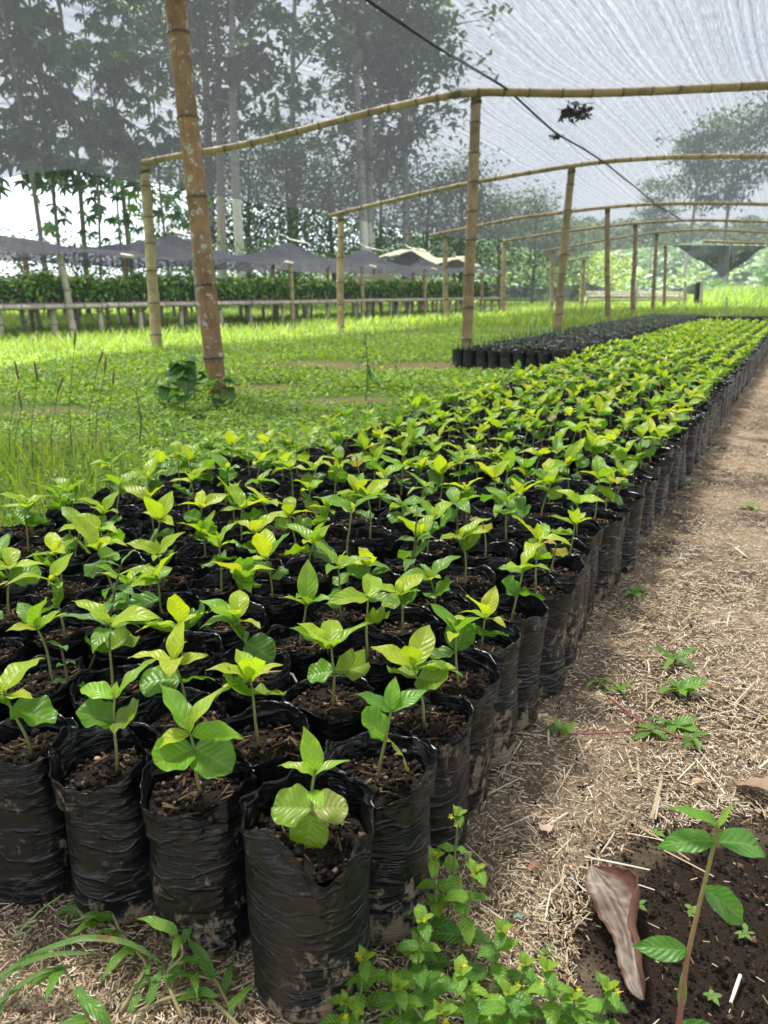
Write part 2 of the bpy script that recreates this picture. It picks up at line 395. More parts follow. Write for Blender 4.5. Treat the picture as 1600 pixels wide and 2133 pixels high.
# ------------------------------------------------------------------ bamboo
def bamboo_path(p0, p1, n, sag=0, wob=.01, seed=0):
    t = np.linspace(0, 1, n)[:, None]; p0, p1 = np.array(p0), np.array(p1)
    P = p0*(1-t)+p1*t
    P[:, 0] += vn(np.hstack([t*2, t*0, t*0]), 1.7, seed)*wob; P[:, 1] += vn(np.hstack([t*2, t*0, t*0]), 1.7, seed+5)*wob
    P[:, 2] -= sag*4*(t*(1-t))[:, 0]
    return P
def bamboo_mesh(P, r0, r1, seg=.42, n=14, seed=0):
    """culm with swollen dark joints every seg metres"""
    P = np.asarray([tuple(p) for p in P]); d = np.concatenate([[0], np.cumsum(np.linalg.norm(np.diff(P, axis=0), axis=1))]); L = d[-1]
    ra = random.Random(seed); s = [0.0]; x = ra.uniform(.3, 1)*seg; dark = [0]; nd = []
    while x < L-.03:
        nd.append(x); x += seg*ra.uniform(.8, 1.15)
    pts = {0.0: (1, 0), L: (1, 0)}
    for q in nd:
        for off, rr, dk in ((-.05, 1.0, 0), (-.014, 1.05, 0), (-.006, 1.11, 1), (.006, 1.11, 1), (.012, 1.02, .4), (.05, 1.0, 0)):
            if 0 < q+off < L: pts[q+off] = (rr, dk)
    for a, b in zip([0]+nd, nd+[L]): pts[(a+b)/2] = (.975, 0)
    S = np.array(sorted(pts)); rr = np.array([pts[k][0] for k in S]); dk = np.array([pts[k][1] for k in S])
    Q = np.stack([np.interp(S, d, P[:, k]) for k in range(3)], -1)
    rad = (r0+(r1-r0)*S/L)*rr
    V, F, T = tube(Q, rad, n)
    tint = np.array([ra.uniform(.85, 1.1) for _ in range(len(nd)+2)])[np.searchsorted(nd, S)]
    col = (tint*(1-dk*.72))[:, None]*np.array([1, 1, 1]); col[dk > 0, 0] *= .9
    c = np.vstack([np.repeat(col, n, 0), col[:1]*.3, col[-1:]*.6])
    mb = MB(); mb.add(V, F, c); mb.F[3].append(T); mb.M[3].append(np.zeros(len(T), int)); return mb
def local(mb, o):
    mb.V = [v-np.array(o) for v in mb.V]; return mb
def bpost(base, top, r0, r1, mat, label, seg=.42, seed=0, wob=.02, group='bamboo posts of the shade house', name='bamboo_post', tie=True, n=14):
    P = bamboo_path(base, top, 14, wob=wob, seed=seed)
    o = empty(name, base, label, 'post', group)
    local(bamboo_mesh(P, r0, r1, seg, n, seed), base).obj('culm', mat, o)
    if tie:
        mb = MB()
        for k in range(3):
            th = np.linspace(0, 2*PI, 13); q = P[-1]-np.array(base)
            addtube(mb, np.stack([q[0]+r1*1.12*np.cos(th), q[1]+r1*1.12*np.sin(th), q[2]-.05-.03*k+.02*np.sin(th+k)], -1), .006, 5, (.05, .045, .04))
        mb.obj('lashing', ROPE, o)
    return o

POSTS = [
 # base px, top px, Y, r0, r1, mat, label
 ((452, 815), (352, -130), 6.75, .087, .080, BAMA, 'thick brown bamboo post with white lichen, the nearest post, leaning left'),
 ((327, 728), (300, 345), 12.0, .088, .070, BAMB, 'tan bamboo post holding the left end of the nearest rafter'),
 ((975, 728), (991, 200), 12.0, .088, .074, BAMC, 'golden bamboo post at the bend of the nearest rafter'),
 ((709, 692), (711, 450), 17.2, .082, .070, BAMB, 'tan bamboo post under the left end of the second rafter'),
 ((1160, 694), (1190, 350), 17.2, .090, .075, BAMC, 'brown slanting bamboo post under the middle of the second rafter'),
 ((931, 672), (927, 488), 22.4, .082, .070, BAMB, 'pale bamboo post under the left end of the third rafter'),
 ((1266, 672), (1265, 433), 22.4, .080, .068, BAMC, 'thin brown bamboo post under the middle of the third rafter'),
 ((1048, 662), (1051, 503), 27.6, .082, .070, BAMB, 'pale bamboo post under the left end of the fourth rafter'),
 ((1318, 662), (1323, 466), 27.6, .085, .07, BAMC, 'brown bamboo post under the middle of the fourth rafter'),
 ((1149, 652), (1152, 522), 32.8, .085, .07, BAMB, 'pale bamboo post under the left end of the fifth rafter'),
 ((1359, 656), (1368, 487), 32.8, .082, .07, BAMC, 'thin brown bamboo post under the middle of the fifth rafter'),
 ((1212, 640), (1217, 541), 38.0, .1, .085, BAMB, 'whitish bamboo post with a short crossbar in front of the far bench'),
 ((1382, 650), (1386, 512), 38.0, .085, .075, BAMC, 'farthest thin bamboo post in the middle row of the shade house'),
]
for k, (b, tp, Y, r0, r1, mt, lb) in enumerate(POSTS):
    bb = at(b[0], b[1], Y); bb.z = -.05; bb.x = at(b[0], b[1], Y).x
    bpost(bb, at(tp[0], tp[1], Y), r0, r1, mt, lb, .46 if k else .62, 11+k, .03, tie=k > 0)
def pl(pts, Y): return [at(x, y, Y) for x, y in pts]
RAF = [
 (6.8, [Vector((-5.0, 6.8, 2.35)), Vector((-4.4, 6.8, 2.62)), Vector((-3.0, 6.8, 3.2)), Vector((-1.8, 6.8, 3.52)), Vector((0, 6.8, 3.6)), Vector((3, 6.8, 3.65)), Vector((6.5, 6.8, 3.2))]),
 (12.0, pl([(296, 340), (390, 320), (430, 318), (530, 297), (690, 255), (800, 226), (900, 206), (975, 189), (1000, 190), (1060, 192), (1200, 195), (1350, 190), (1450, 185), (1600, 178)], 12)+[Vector((7.5, 12, 3.8)), Vector((10.5, 12, 3.1))]),
 (17.2, pl([(685, 450), (720, 441), (800, 422), (880, 403), (960, 385), (1060, 367), (1190, 345), (1270, 335), (1400, 327), (1500, 325), (1600, 326)], 17.2)+[Vector((11.5, 17.2, 3.7)), Vector((14, 17.2, 3.1))]),
 (22.4, pl([(895, 491), (950, 480), (1080, 454), (1250, 433), (1350, 425), (1500, 423), (1600, 426)], 22.4)+[Vector((15, 22.4, 3.1)), Vector((17.5, 22.4, 2.7))]),
 (27.6, pl([(1050, 502), (1110, 492), (1180, 482), (1320, 465), (1450, 458), (1600, 462)], 27.6)+[Vector((17.5, 27.6, 2.9)), Vector((20, 27.6, 2.5))]),
 (32.8, pl([(1128, 524), (1180, 515), (1260, 500), (1368, 484), (1460, 478), (1600, 484)], 32.8)+[Vector((20, 32.8, 2.8)), Vector((23, 32.8, 2.4))]),
]
RL = ['bamboo rafter over the nearest brown post, mostly above the picture', 'nearest full bamboo rafter, bent where two golden poles are joined',
      'second bamboo rafter, rising from the post beside the long bench', 'third bamboo rafter, its pale cut end sticking out at the left',
      'fourth curved bamboo rafter of the shade house', 'fifth and farthest long curved bamboo rafter under the net']
for k, (Y, pts) in enumerate(RAF):
    r = .055 if k < 2 else .05
    o = empty('bamboo_rafter', pts[0], RL[k], 'rafter', 'bamboo rafters of the shade house')
    P = np.array([tuple(p) for p in pts])
    tt = np.linspace(0, 1, 40); d = np.concatenate([[0], np.cumsum(np.linalg.norm(np.diff(P, axis=0), axis=1))]); S = tt*d[-1]
    Q = np.stack([np.interp(S, d, P[:, j]) for j in range(3)], -1)
    Q[1:-1] = (Q[:-2]+2*Q[1:-1]+Q[2:])/4
    if k == 1:     # two poles joined over the middle post
        j = int(np.argmin(abs(Q[:, 0]-at(985, 190, 12).x)))
        A = Q[:j+2].copy(); B = Q[j:].copy(); B[:, 2] -= .015; B[:, 1] -= .06
        local(bamboo_mesh(A, .045, .052, .36, 12, 40), pts[0]).obj('pole', BAMB, o)
        local(bamboo_mesh(B, .058, .06, .42, 12, 41), pts[0]).obj('pole', BAMC, o)
        mb = MB()
        for q in range(7):
            th = np.linspace(0, 2*PI, 13); c = Q[j]-np.array(pts[0])+np.array([(q-4)*.035, -.02, 0])
            addtube(mb, np.stack([c[0]+.02*np.sin(th*1), c[1]+.085*np.cos(th), c[2]+.07*np.sin(th)], -1), .009, 5, (.16, .15, .13))
        mb.obj('lashing', ROPE, o)
    else:
        local(bamboo_mesh(Q, r*.9, r*1.05, .4, 10, 50+k), pts[0]).obj('pole', BAMB if k > 1 else BAMC, o)
for (a, b, Y, lb) in (((1185, 543), (1226, 534), 37.9, 'short whitish crossbar on the post in front of the far bench'), ((1465, 503), (1605, 508), 38, 'short far rafter end above the hanging net corner')):
    o = bamboo_mesh(bamboo_path(at(*a, Y), at(*b, Y), 6), .06, .06, .4, 8, 3).obj('bamboo_rafter', WOOD if Y < 38 else BAMC); tag(o, lb, 'rafter', 'bamboo rafters of the shade house')

# ------------------------------------------------------------------ shade net
def resamp(P, n):
    P = np.asarray([tuple(p) for p in P]); d = np.concatenate([[0], np.cumsum(np.linalg.norm(np.diff(P, axis=0), axis=1))])
    S = np.linspace(0, d[-1], n); return np.stack([np.interp(S, d, P[:, j]) for j in range(3)], -1)
def netsurf(rows, nu, sub, sag, seed, wr=.02):
    G = [resamp(r, nu) for r in rows]; out = []; vv = []
    for k in range(len(G)-1):
        a, b = G[k], G[k+1]; p = G[max(k-1, 0)]; q = G[min(k+2, len(G)-1)]
        for s in range(sub):
            t = s/sub
            Pm = a*(1-t)+b*t
            Pm[:, 2] -= sag[k]*4*t*(1-t); out.append(Pm)
    out.append(G[-1]); O = np.array(out); nv = len(O)
    n1 = vn(O, .9, seed)*wr+vn(O*np.array([1, .3, 1]), 2.6, seed+1)*wr*.5
    O[..., 2] += n1
    u = np.linspace(0, 1, nu)[None]*np.linalg.norm(G[len(G)//2][-1]-G[len(G)//2][0])+0*O[..., 0]
    v = np.concatenate([[0], np.cumsum(np.linalg.norm(np.diff(O[:, nu//2], axis=0), axis=1))])[:, None]+0*u
    u = -O[..., 0]*UY+O[..., 1]*UX; v = O[..., 0]*UX+O[..., 1]*UY
    return O.reshape(-1, 3), gridF(nu, nv), np.stack([u, v], -1).reshape(-1, 2)
up = lambda P, d=.07: [Vector((p[0], p[1], p[2]+d)) for p in P]
rows = [
 [Vector((-9, -5, 1.9)), Vector((-6, -5, 2.9)), Vector((-3, -5, 3.3)), Vector((2, -5, 3.3)), Vector((6, -5, 2.6))],
 [Vector((-7, 1.5, 1.9)), Vector((-4.5, 1.5, 2.9)), Vector((-2, 1.5, 3.5)), Vector((2.5, 1.5, 3.5)), Vector((6, 1.5, 2.7))],
 [Vector((-5.6, 6.8, 2.0)), Vector((-4.4, 6.8, 2.62)), Vector((-3.0, 6.8, 3.25)), Vector((-1.8, 6.8, 3.6)), Vector((0, 6.8, 3.68)), Vector((3, 6.8, 3.72)), Vector((6.5, 6.8, 3.25))],
]
rows += [up(RAF[k][1]) for k in range(1, 6)]
rows[3] = [at(120, 345, 12.2), at(296, 336, 12.1)]+rows[3][1:]
rows[3][0] = at(150, 352, 11.9)
last = pl([(1168, 560), (1185, 533), (1215, 526), (1300, 520), (1390, 512), (1470, 500), (1600, 505)], 38)+[Vector((23, 38, 2.6)), Vector((26, 38, 2.2))]
rows.append(last)
V, F, UV = netsurf(rows, 90, 12, [.1, .1, .18, .02, .06, .08, .08, .08], 3, .035)
net = MB().add(V, F, uv=UV).obj('shade_net', NET)
tag(net, 'grey woven shade net stretched over the bamboo rafters of the nursery', 'net')
# hanging corner of the net at the far end
def flap():
    Y = 39.5; A = at(1390, 510, Y); B = at(1610, 512, Y); T = at(1515, 578, Y-.6)
    n = 22; V = []; UVv = []
    for j in range(n):
        v = j/(n-1)
        for i in range(n):
            u = i/(n-1)
            p = A.lerp(B, u); peak = 1-abs(u-.57)/(.57 if u < .57 else .43)
            dep = max(peak, 0.0)**1.25
            q = p+(Vector((T.x-p.x, 0, 0))*.12*v*peak)+Vector((0, .25*math.sin(u*19+v*3)*v, -(A.z-T.z)*dep*v))
            V.append(tuple(q)); UVv.append((u*6, v*3))
    mb = MB().add(V, gridF(n, n), uv=np.array(UVv))
    o = mb.obj('hanging_net_corner', m_net('dark_hanging_net', (.02, .024, .024), (.045, .05, .05), .86, .97, tr=(.03, .034, .034), sc_=.5))
    tag(o, 'loose pointed corner of dark net hanging down at the far end', 'net')
    mb = MB(); addtube(mb, [at(1522, 505, Y-.4), at(1522, 545, Y-.5), at(1514, 590, Y-.6)], [.05, .06, .02], 6, (.03, .03, .03)); mb.obj('fold', ROPE, o)
flap()
def bardrop(P, n=3): return P
# rope seam along the net
seam = [at(650, -90, 7.0), at(770, 0, 8.0), at(905, 90, 9.4), at(1060, 187, 11.96), at(1158, 275, 14.2), at(1262, 338, 17.15), at(1370, 428, 22.3), at(1425, 460, 27.5)]
mb = MB(); Q = resamp(seam, 60); Q[:, 2] -= .04*np.abs(np.sin(np.linspace(0, 15, 60)))*.5; addtube(mb, Q, .017, 6, (.035, .035, .04))
tag(mb.obj('rope', ROPE), 'black rope running along the underside of the grey net', 'rope')
def debris(px, py, Y, s, lab):
    mb = MB(); c = at(px, py, Y)
    ra = np.random.default_rng(int(px))
    n = 90; lv = leaf_simple(); cen = ra.normal(0, 1, (n, 3))*np.array([.10, .08, .045])*s
    Ms = frames(n, ra.uniform(0, 6.28, n), ra.normal(0, .5, n), ra.normal(0, .8, n), ra.uniform(.08, .2, n)*s)
    mb.rep(lv[0], lv[1], Ms, cen, np.array([[.06, .06, .05]])*ra.uniform(.5, 1.3, (n, 1)))
    for a in (-1, 1): addtube(mb, [(0, 0, 0), (.15*a*s, 0, .02*s), (.3*a*s, 0, .07*s)], [.02*s, .014*s, .004], 5, (.05, .05, .045))
    o = mb.obj('leaf_debris', DRY); o.location = c; tag(o, lab, 'debris')

# ------------------------------------------------------------------ leaves
def leaf_simple():
    V = np.array([(0, 0, 0), (.22, .35, .05), (0, .5, -.02), (-.22, .35, .05), (.13, .75, 0), (-.13, .75, 0), (0, 1, -.12)], float)
    F = np.array([(0, 1, 2), (0, 2, 3), (1, 4, 2), (2, 5, 3), (2, 4, 6), (2, 6, 5)]); return V, F
def leaf_mesh(nu=7, nv=11, W=.42, a=.85, tip=1.3, curl=.5, fold=.25, wave=.05, seed=0, serr=0, asym=0, round_=False):
    """unit-length leaf along +Y with petiole, thickness by solid rim"""
    ra = random.Random(seed); v = np.linspace(0, 1, nv); u = np.linspace(-1, 1, nu)
    if round_: w = W*np.sqrt(np.clip(1-(2*v-1)**2, 0, 1))*(1-.12*v); w[0] = .03; w[-1] = .05
    else: w = W*np.sin(PI*v**a)**.8*(1-v**6*.3); w = w*np.where(v > .8, 1-(v-.8)*tip, 1); w[0] = .02; w[-1] = .008
    w = np.maximum(w, .008)
    U, Vv = np.meshgrid(u, v); Wd = w[:, None]*np.ones_like(U)
    if serr: Wd = Wd*(1-serr*(np.abs(U) > .9)*(np.arange(nv)[:, None] % 2))
    X = U*Wd*.5*2*.5; y = Vv.copy()
    th = curl*Vv; yy = np.cumsum(np.vstack([np.zeros((1, nu)), np.cos(curl*(v[1:, None]+v[:-1, None])*.5*1.6)*np.diff(v)[:, None]*np.ones((1, nu))]), 0)
    zz = -np.cumsum(np.vstack([np.zeros((1, nu)), np.sin(curl*(v[1:, None]+v[:-1, None])*.5*1.6)*np.diff(v)[:, None]*np.ones((1, nu))]), 0)
    zz = zz+fold*np.abs(U)*Wd*.5+wave*np.sin(Vv*PI*ra.uniform(3, 5)+U*ra.uniform(-1, 1)*1.5+ra.uniform(0, 6))*np.abs(U)**1.5
    X = X+asym*Vv**2
    V = np.stack([X, yy, zz], -1).reshape(-1, 3)
    uv = np.stack([(U+1)/2, Vv], -1).reshape(-1, 2)
    return V, gridF(nu, nv), uv
TRUE = [leaf_mesh(9, 18, .46, .86, .9, .15+.2*k % .75, .3, .03, k, 0, (k % 3-1)*.08) for k in range(7)]
COT = [leaf_mesh(13, 18, 1.05, curl=[-.4, .3, -.8, .6, .1, -.2][k], fold=[.45, .15, .6, -.1, .3, .45][k], wave=.055+.025*(k % 3), seed=20+k, round_=True) for k in range(6)]
TRUEM = [MB().add(V, F, uv=U).mesh('leaf', LEAF) for V, F, U in TRUE]
COTM = [MB().add(V, F, uv=U).mesh('seed_leaf', LEAF) for V, F, U in COT]
debris(1200, 236, 13.0, 1.0, 'clump of fallen dark leaves caught on top of the net')
debris(1159, 285, 14.6, .45, 'small dark clump of litter hanging by the rope')

# ------------------------------------------------------------------ bags
SEED_BAG = 0
def bag_geo(seed, Rr=.072, Hh=.262, nt=52, nz=40, dip=None, flare=1.0, coarse=False):
    ra = random.Random(seed)
    th = np.arange(nt)/nt*2*PI
    f = [ra.uniform(0, 6.28) for _ in range(8)]
    rim = Hh+.006*np.sin(2*th+f[0])+.005*np.sin(3*th+f[1])+.004*np.sin(5*th+f[2])+.0012*np.sin(9*th+f[3])+.004*vn(np.stack([np.cos(th)*2, np.sin(th)*2, 0*th], -1), 1.6, seed)
    for (a, wd, dp) in (dip or [(ra.uniform(0, 6.28), ra.uniform(.3, .5), ra.uniform(.004, .014))]):
        d = np.abs((th-a+PI) % (2*PI)-PI); rim -= dp*np.clip(1-d/wd, 0, 1)
    rows = []
    zs = np.linspace(0, 1, nz)
    for k, z in enumerate(zs):
        zz = z*rim
        r = Rr*(1.0+.03*math.sin(z*5+f[4])+.05*(z-.5)*-1)
        r = r*np.ones(nt)
        if z < .1: r *= .80+.2*math.sin(z/.1*PI/2)
        r = r*(1+.03*np.sin(2*th+f[5])+.02*np.sin(3*th+f[6]+z*2))
        P = np.stack([np.cos(th+z*.8)*1.5+z*3, np.sin(th+z*.8)*1.5, np.full(nt, z*23)+.9*np.sin(th+f[7])], -1)
        cr = 1-np.abs(vn(P, 1.0, seed)); P2 = P*np.array([1.7, 1.7, 1.9]); cr2 = 1-np.abs(vn(P2, 1.0, seed+3))
        amp = np.interp(z, [0, .1, .75, .9, 1], [.0028, .0012, .0009, .0005, .0003])
        r = r+amp*(cr**3*1.1+cr2**3*.7-.9)+.0042*vn(np.stack([np.cos(th)*1.3, np.sin(th)*1.3, np.full(nt, z*3.1)], -1), 1, seed+20)
        if z > .8:
            P3 = np.stack([np.cos(th)*2.3, np.sin(th)*2.3, np.full(nt, z*4)], -1)
            r = r+(z-.8)/.2*(.0065*(1-2*np.abs(vn(P3, 1, seed+9)))+.003*(1-2*np.abs(vn(P3, 2.2, seed+12)))-.002)*flare+(z-.9)*(.02 if z > .9 else 0)*flare
        x, y = r*np.cos(th), r*np.sin(th)
        rows.append(np.stack([x, y, zz+.0*th], -1))
    top = rows[-1]
    for d, sh in ((.0003, .998), (-.004, .990), (-.018, .976), (-.05, .955)):     # folded lip and inner wall
        q = top.copy(); q[:, :2] *= sh; q[:, 2] += d
        rows.append(q)
    b = rows[0].copy(); b[:, :2] *= .5; rows.insert(0, b)
    V = np.array(rows).reshape(-1, 3); n = len(rows)
    return V, gridF(nt, n, True)
def soil_geo(seed, Rr=.0685, z0=.232, crumbs=260):
    ra = np.random.default_rng(seed); nr, nt = 7, 22; V = [(0, 0, z0)]; 
    for k in range(1, nr+1):
        for j in range(nt):
            a = j/nt*2*PI; r = Rr*k/nr; V.append((r*math.cos(a), r*math.sin(a), z0-(k/nr)**3*.004))
    V = np.array(V); V[:, 2] += vn(V, 40, seed)*.0035+vn(V, 110, seed+2)*.0018
    F = []; T = []
    for j in range(nt): T.append((0, 1+j, 1+(j+1) % nt))
    for k in range(nr-1):
        for j in range(nt): F.append((1+k*nt+j, 1+(k+1)*nt+j, 1+(k+1)*nt+(j+1) % nt, 1+k*nt+(j+1) % nt))
    mb = MB(); mb.add(V, F, (.75, .72, .7)); mb.F[3].append(np.array(T)); mb.M[3].append(np.zeros(nt, int))
    oc = np.array([(1, 0, 0), (0, 1, 0), (-1, 0, 0), (0, -1, 0), (0, 0, 1), (0, 0, -1)], float); of = np.array([(0, 1, 4), (1, 2, 4), (2, 3, 4), (3, 0, 4), (1, 0, 5), (2, 1, 5), (3, 2, 5), (0, 3, 5)])
    n = crumbs
    if n:
        r = np.sqrt(ra.uniform(0, 1, n))*Rr*.96; a = ra.uniform(0, 6.28, n); s = ra.gamma(2.2, .0011, n)+.0008
        Ms = frames(n, ra.uniform(0, 6.28, n), ra.uniform(-1, 1, n), ra.uniform(0, 6, n), s)*ra.uniform(.6, 1.3, (n, 1, 3))
        T_ = np.stack([r*np.cos(a), r*np.sin(a), z0+s*.5+.0005+0*r], -1)
        pal = np.array([(1, 1, 1), (1.6, 1.5, 1.4), (.7, .7, .7), (10, 9.5, 9), (6, 5.2, 4.4), (2.2, 1.7, 1.4)])
        mb.rep(oc, of, Ms, T_, pal[ra.choice(6, n, p=[.4, .25, .2, .04, .06, .05])])
        # straw shreds
        n = 22; r = np.sqrt(ra.uniform(0, 1, n))*Rr*.7; a = ra.uniform(0, 6.28, n)
        V0, F0 = boxg((-.06, 0, -.02), (.06, 1, .02))
        Ms = frames(n, ra.uniform(0, 6.28, n), ra.uniform(-.2, .3, n), 0, ra.uniform(.007, .028, n))
        mb.rep(V0, F0, Ms, np.stack([r*np.cos(a), r*np.sin(a), z0+.003+0*r], -1), np.array([(7, 5.6, 3.6)])*ra.uniform(.6, 1.1, (n, 1)))
    return mb
BAGS = []
for k in range(9):
    V, F = bag_geo(100+k); BAGS.append(MB().add(V, F).mesh('grow_bag', PLAST))
V, F = bag_geo(201, .074, .27, 72, 56, dip=[(-1.2, .55, .034), (1.6, .5, -.004)], flare=1.7); HERO1 = MB().add(V, F).mesh('grow_bag', PLAST)
V, F = bag_geo(205, .0715, .262, 72, 56, dip=[(-1.35, .65, .03), (2.0, .8, -.004)], flare=1.4); HERO2 = MB().add(V, F).mesh('grow_bag', PLAST)
V, F = bag_geo(210, .0715, .262, 72, 56, dip=[(-1.6, 1.2, .012), (2.9, .5, -.012), (.2, .5, -.012)], flare=1.6); HERO3 = MB().add(V, F).mesh('grow_bag', PLAST)
SOILS = [soil_geo(300+k).mesh('soil', SOIL) for k in range(6)]
STEMS = []
for k in range(6):
    ra = random.Random(k); t = np.linspace(0, 1, 9); dx, dy = ra.uniform(-.25, .25), ra.uniform(-.25, .25)
    P = np.stack([dx*t**1.6+.02*np.sin(t*7+k), dy*t**1.5+.02*np.cos(t*6+k)-.02, t], -1); P[0, :2] = 0
    mb = MB(); addtube(mb, P, np.linspace(.036, .022, 9), 7, np.vstack([np.repeat(np.stack([.30-.08*t, .27+.05*t, .10-.02*t], -1), 7, 0), [[.3, .27, .1], [.2, .3, .08]]]))
    STEMS.append((mb.mesh('stem', STEM), P))

ORD = ['front', 'second', 'third', 'fourth', 'fifth', 'sixth', 'seventh', 'eighth', 'ninth', 'tenth', 'eleventh', 'twelfth', 'thirteenth', 'fourteenth', 'fifteenth', 'sixteenth', 'seventeenth', 'eighteenth', 'nineteenth', 'twentieth']
ORD += ['twenty-'+w for w in ['first']+ORD[1:9]]+['thirtieth']+['thirty-'+w for w in ['first']+ORD[1:9]]+['fortieth']+['forty-'+w for w in ['first']+ORD[1:9]]+['fiftieth']+['fifty-'+w for w in ['first']+ORD[1:9]]
def ordw(k):
    if k < len(ORD): return 'first' if k == 0 else ORD[k]
    n = k+1; t = ['', '', 'twent', 'thirt', 'fort', 'fift', 'sixt', 'sevent', 'eight', 'ninet', 'hundred', 'hundred and ten', 'hundred and twenty', 'hundred and thirty'][n//10]
    if n < 100: return t+'ieth' if n % 10 == 0 else t+'y-'+('first' if n % 10 == 1 else ORD[n % 10-1])
    return 'hundred-'+('first' if n == 101 else ORD[n-101]) if n > 100 else 'hundredth'
NCOL, NROW = 9, 104
C0 = {0: (-.097, .80), 1: (-.255, .885), 2: (-.395, .945), 3: (-.54, .985), 4: (-.69, 1.03)}
RIGHT = {1: (-.003, .915), 2: (.069, 1.06), 3: (.125, 1.19), 4: (.185, 1.31), 5: (.26, 1.44), 6: (.345, 1.59), 7: (.42, 1.73)}
def cell(r, c):
    a = .072*r; b = .1325*r
    bx = -.097+a-.141*c-.012*(r % 2); by = .80+b+.066*c+.0*(r % 2)
    if r == 0 and c in C0: bx, by = C0[c]
    elif c == 0 and r in RIGHT: bx, by = RIGHT[r]
    else:
        q = random.Random(r*50+c); bx += q.uniform(-.009, .009); by += q.uniform(-.012, .012)
        if r > 7: bx += .0
    return bx, by
cells = []
for r in range(NROW):
    for c in range(NCOL+ (1 if r < 12 else 0)):
        x, y = cell(r, c)
        p = proj((x, y, .33))
        if p is None: continue
        m = 330 if y < 2 else 90
        if -m < p[0] < 1600+m and p[1] < 2500: cells.append((y*CP-(0.33-H)*SP, r, c, x, y, 0 < p[0] < 1600))
cells.sort()
LIME = [(.31, .46, .022), (.38, .50, .025), (.22, .40, .025), (.45, .54, .03), (.17, .34, .03)]
GREEN = [(.10, .24, .018), (.08, .20, .018), (.15, .31, .02), (.11, .28, .018), (.20, .33, .022)]
def leafspec(q, r, c):
    """list of (kind, variant, height fraction, azimuth, elevation, roll, length, colour)"""
    L = []; a0 = q.uniform(0, 6.28); pale = q.random()
    if pale < .03 and (r, c) not in HEROS: return [('c', 1, .9, a0, -.6, .3, .035, (.34, .30, .08)), ('t', 2, 1, a0+2, .3, .2, .03, (.40, .30, .10))]
    col = LIME[q.randrange(5)]
    n = q.choice([3, 4, 4, 5])
    for k in range(2):
        L.append(('t', q.randrange(7), .97, a0+k*PI+q.uniform(-.3, .3), q.uniform(.45, 1.3), q.uniform(-.5, .5), q.uniform(.052, .080), col))
    if n > 2:
        for k in range(n-2):
            L.append(('t', q.randrange(7), .93, a0+PI/2+k*PI+q.uniform(-.3, .3), q.uniform(.2, 1.0), q.uniform(-.4, .4), q.uniform(.040, .068), LIME[q.randrange(5)]))
    L.append(('t', q.randrange(7), 1.0, q.uniform(0, 6.28), q.uniform(1.1, 1.45), 0, q.uniform(.018, .036), LIME[3]))
    a1 = a0+PI/2+q.uniform(-.5, .5)
    if q.random() < .93:
        dr = q.uniform(.55, .8)
        for k in range(2):
            if k and q.random() < .1: continue
            g = GREEN[q.randrange(5)]
            L.append(('c', q.randrange(6), dr+.02*k, a1+k*PI+q.uniform(-.4, .4), q.uniform(-.5, .75), q.uniform(-.7, .7), q.uniform(.038, .056), g))
    return L
# hand-set front seedlings: stem height, lean x, lean y and leaves as (kind, var, hf, azimuth deg, elevation deg, roll, length, colour)
AZ = lambda d: R(d)
HEROS = {
 (0, 0): (.105, -.012, -.015, [('t', 0, .93, 115, 78, 0, .062, (.30, .50, .03)), ('t', 1, .9, 15, 35, .3, .050, (.32, .5, .03)), ('t', 2, .9, 170, 40, -.2, .048, (.33, .50, .04)), ('t', 3, .70, -75, 38, 0, .045, (.33, .52, .04)), ('c', 4, .46, 165, -5, .5, .055, (.24, .42, .03)), ('c', 1, .44, 10, 5, -.4, .048, (.36, .40, .07)), ('c', 3, .40, -100, -40, .2, .05, (.28, .46, .03))]),
 (0, 1): (.105, .0, -.005, [('t', 0, 1, 130, 45, -.3, .080, (.22, .42, .04)), ('t', 1, 1, 45, 55, .3, .075, (.36, .48, .05)), ('t', 3, .95, 190, 12, .2, .060, (.40, .50, .02)), ('t', 2, .95, 10, 12, -.3, .074, (.20, .42, .03)), ('t', 4, 1, 80, 75, 0, .03, (.38, .5, .04)), ('c', 0, .75, 215, -15, .4, .058, (.15, .34, .02)), ('c', 4, .75, -20, -20, -.4, .062, (.16, .36, .03))]),
 (0, 2): (.115, -.0, .0, [('t', 2, 1, 170, 22, .3, .070, (.26, .46, .03)), ('t', 0, 1, 35, 42, .2, .080, (.30, .48, .035)), ('t', 1, 1, 90, 70, 0, .025, (.36, .5, .04)), ('c', 5, .72, 190, 15, .3, .055, (.12, .28, .03)), ('c', 2, .72, -10, -5, -.4, .055, (.22, .34, .05))]),
 (1, 0): (.125, .02, .0, [('t', 0, .95, 180, 40, .2, .058, (.13, .33, .03)), ('t', 1, .95, 20, 35, -.2, .062, (.14, .34, .03)), ('t', 2, .97, 85, 78, 0, .048, (.16, .36, .03)), ('c', 0, .62, 175, 30, .3, .052, (.18, .38, .02)), ('c', 3, .60, -15, -25, .6, .058, (.36, .42, .08))]),
}
for key in HEROS:
    h, lx, ly, L = HEROS[key]; HEROS[key] = (h, lx, ly, [(a, b, c, R(d), R(e), f, g, i) for a, b, c, d, e, f, g, i in L])
HCOL = ['at the path edge', 'second from the path', 'third from the path', 'fourth from the path', 'fifth from the path', 'sixth from the path', 'seventh from the path', 'eighth from the path', 'ninth from the path', 'outermost on the grass side']
LAB0 = {(0, 0): 'black bag nearest the camera with torn yellow green seedling, at the corner of the bed', (0, 1): 'front row black bag with broad six leaved bright green seedling',
        (0, 2): 'front row black bag spattered with mud, seedling with two upswept leaves', (1, 0): 'black bag on the path edge just behind the corner bag, tall thin seedling'}
made = 0; rest = []
stemprof = None
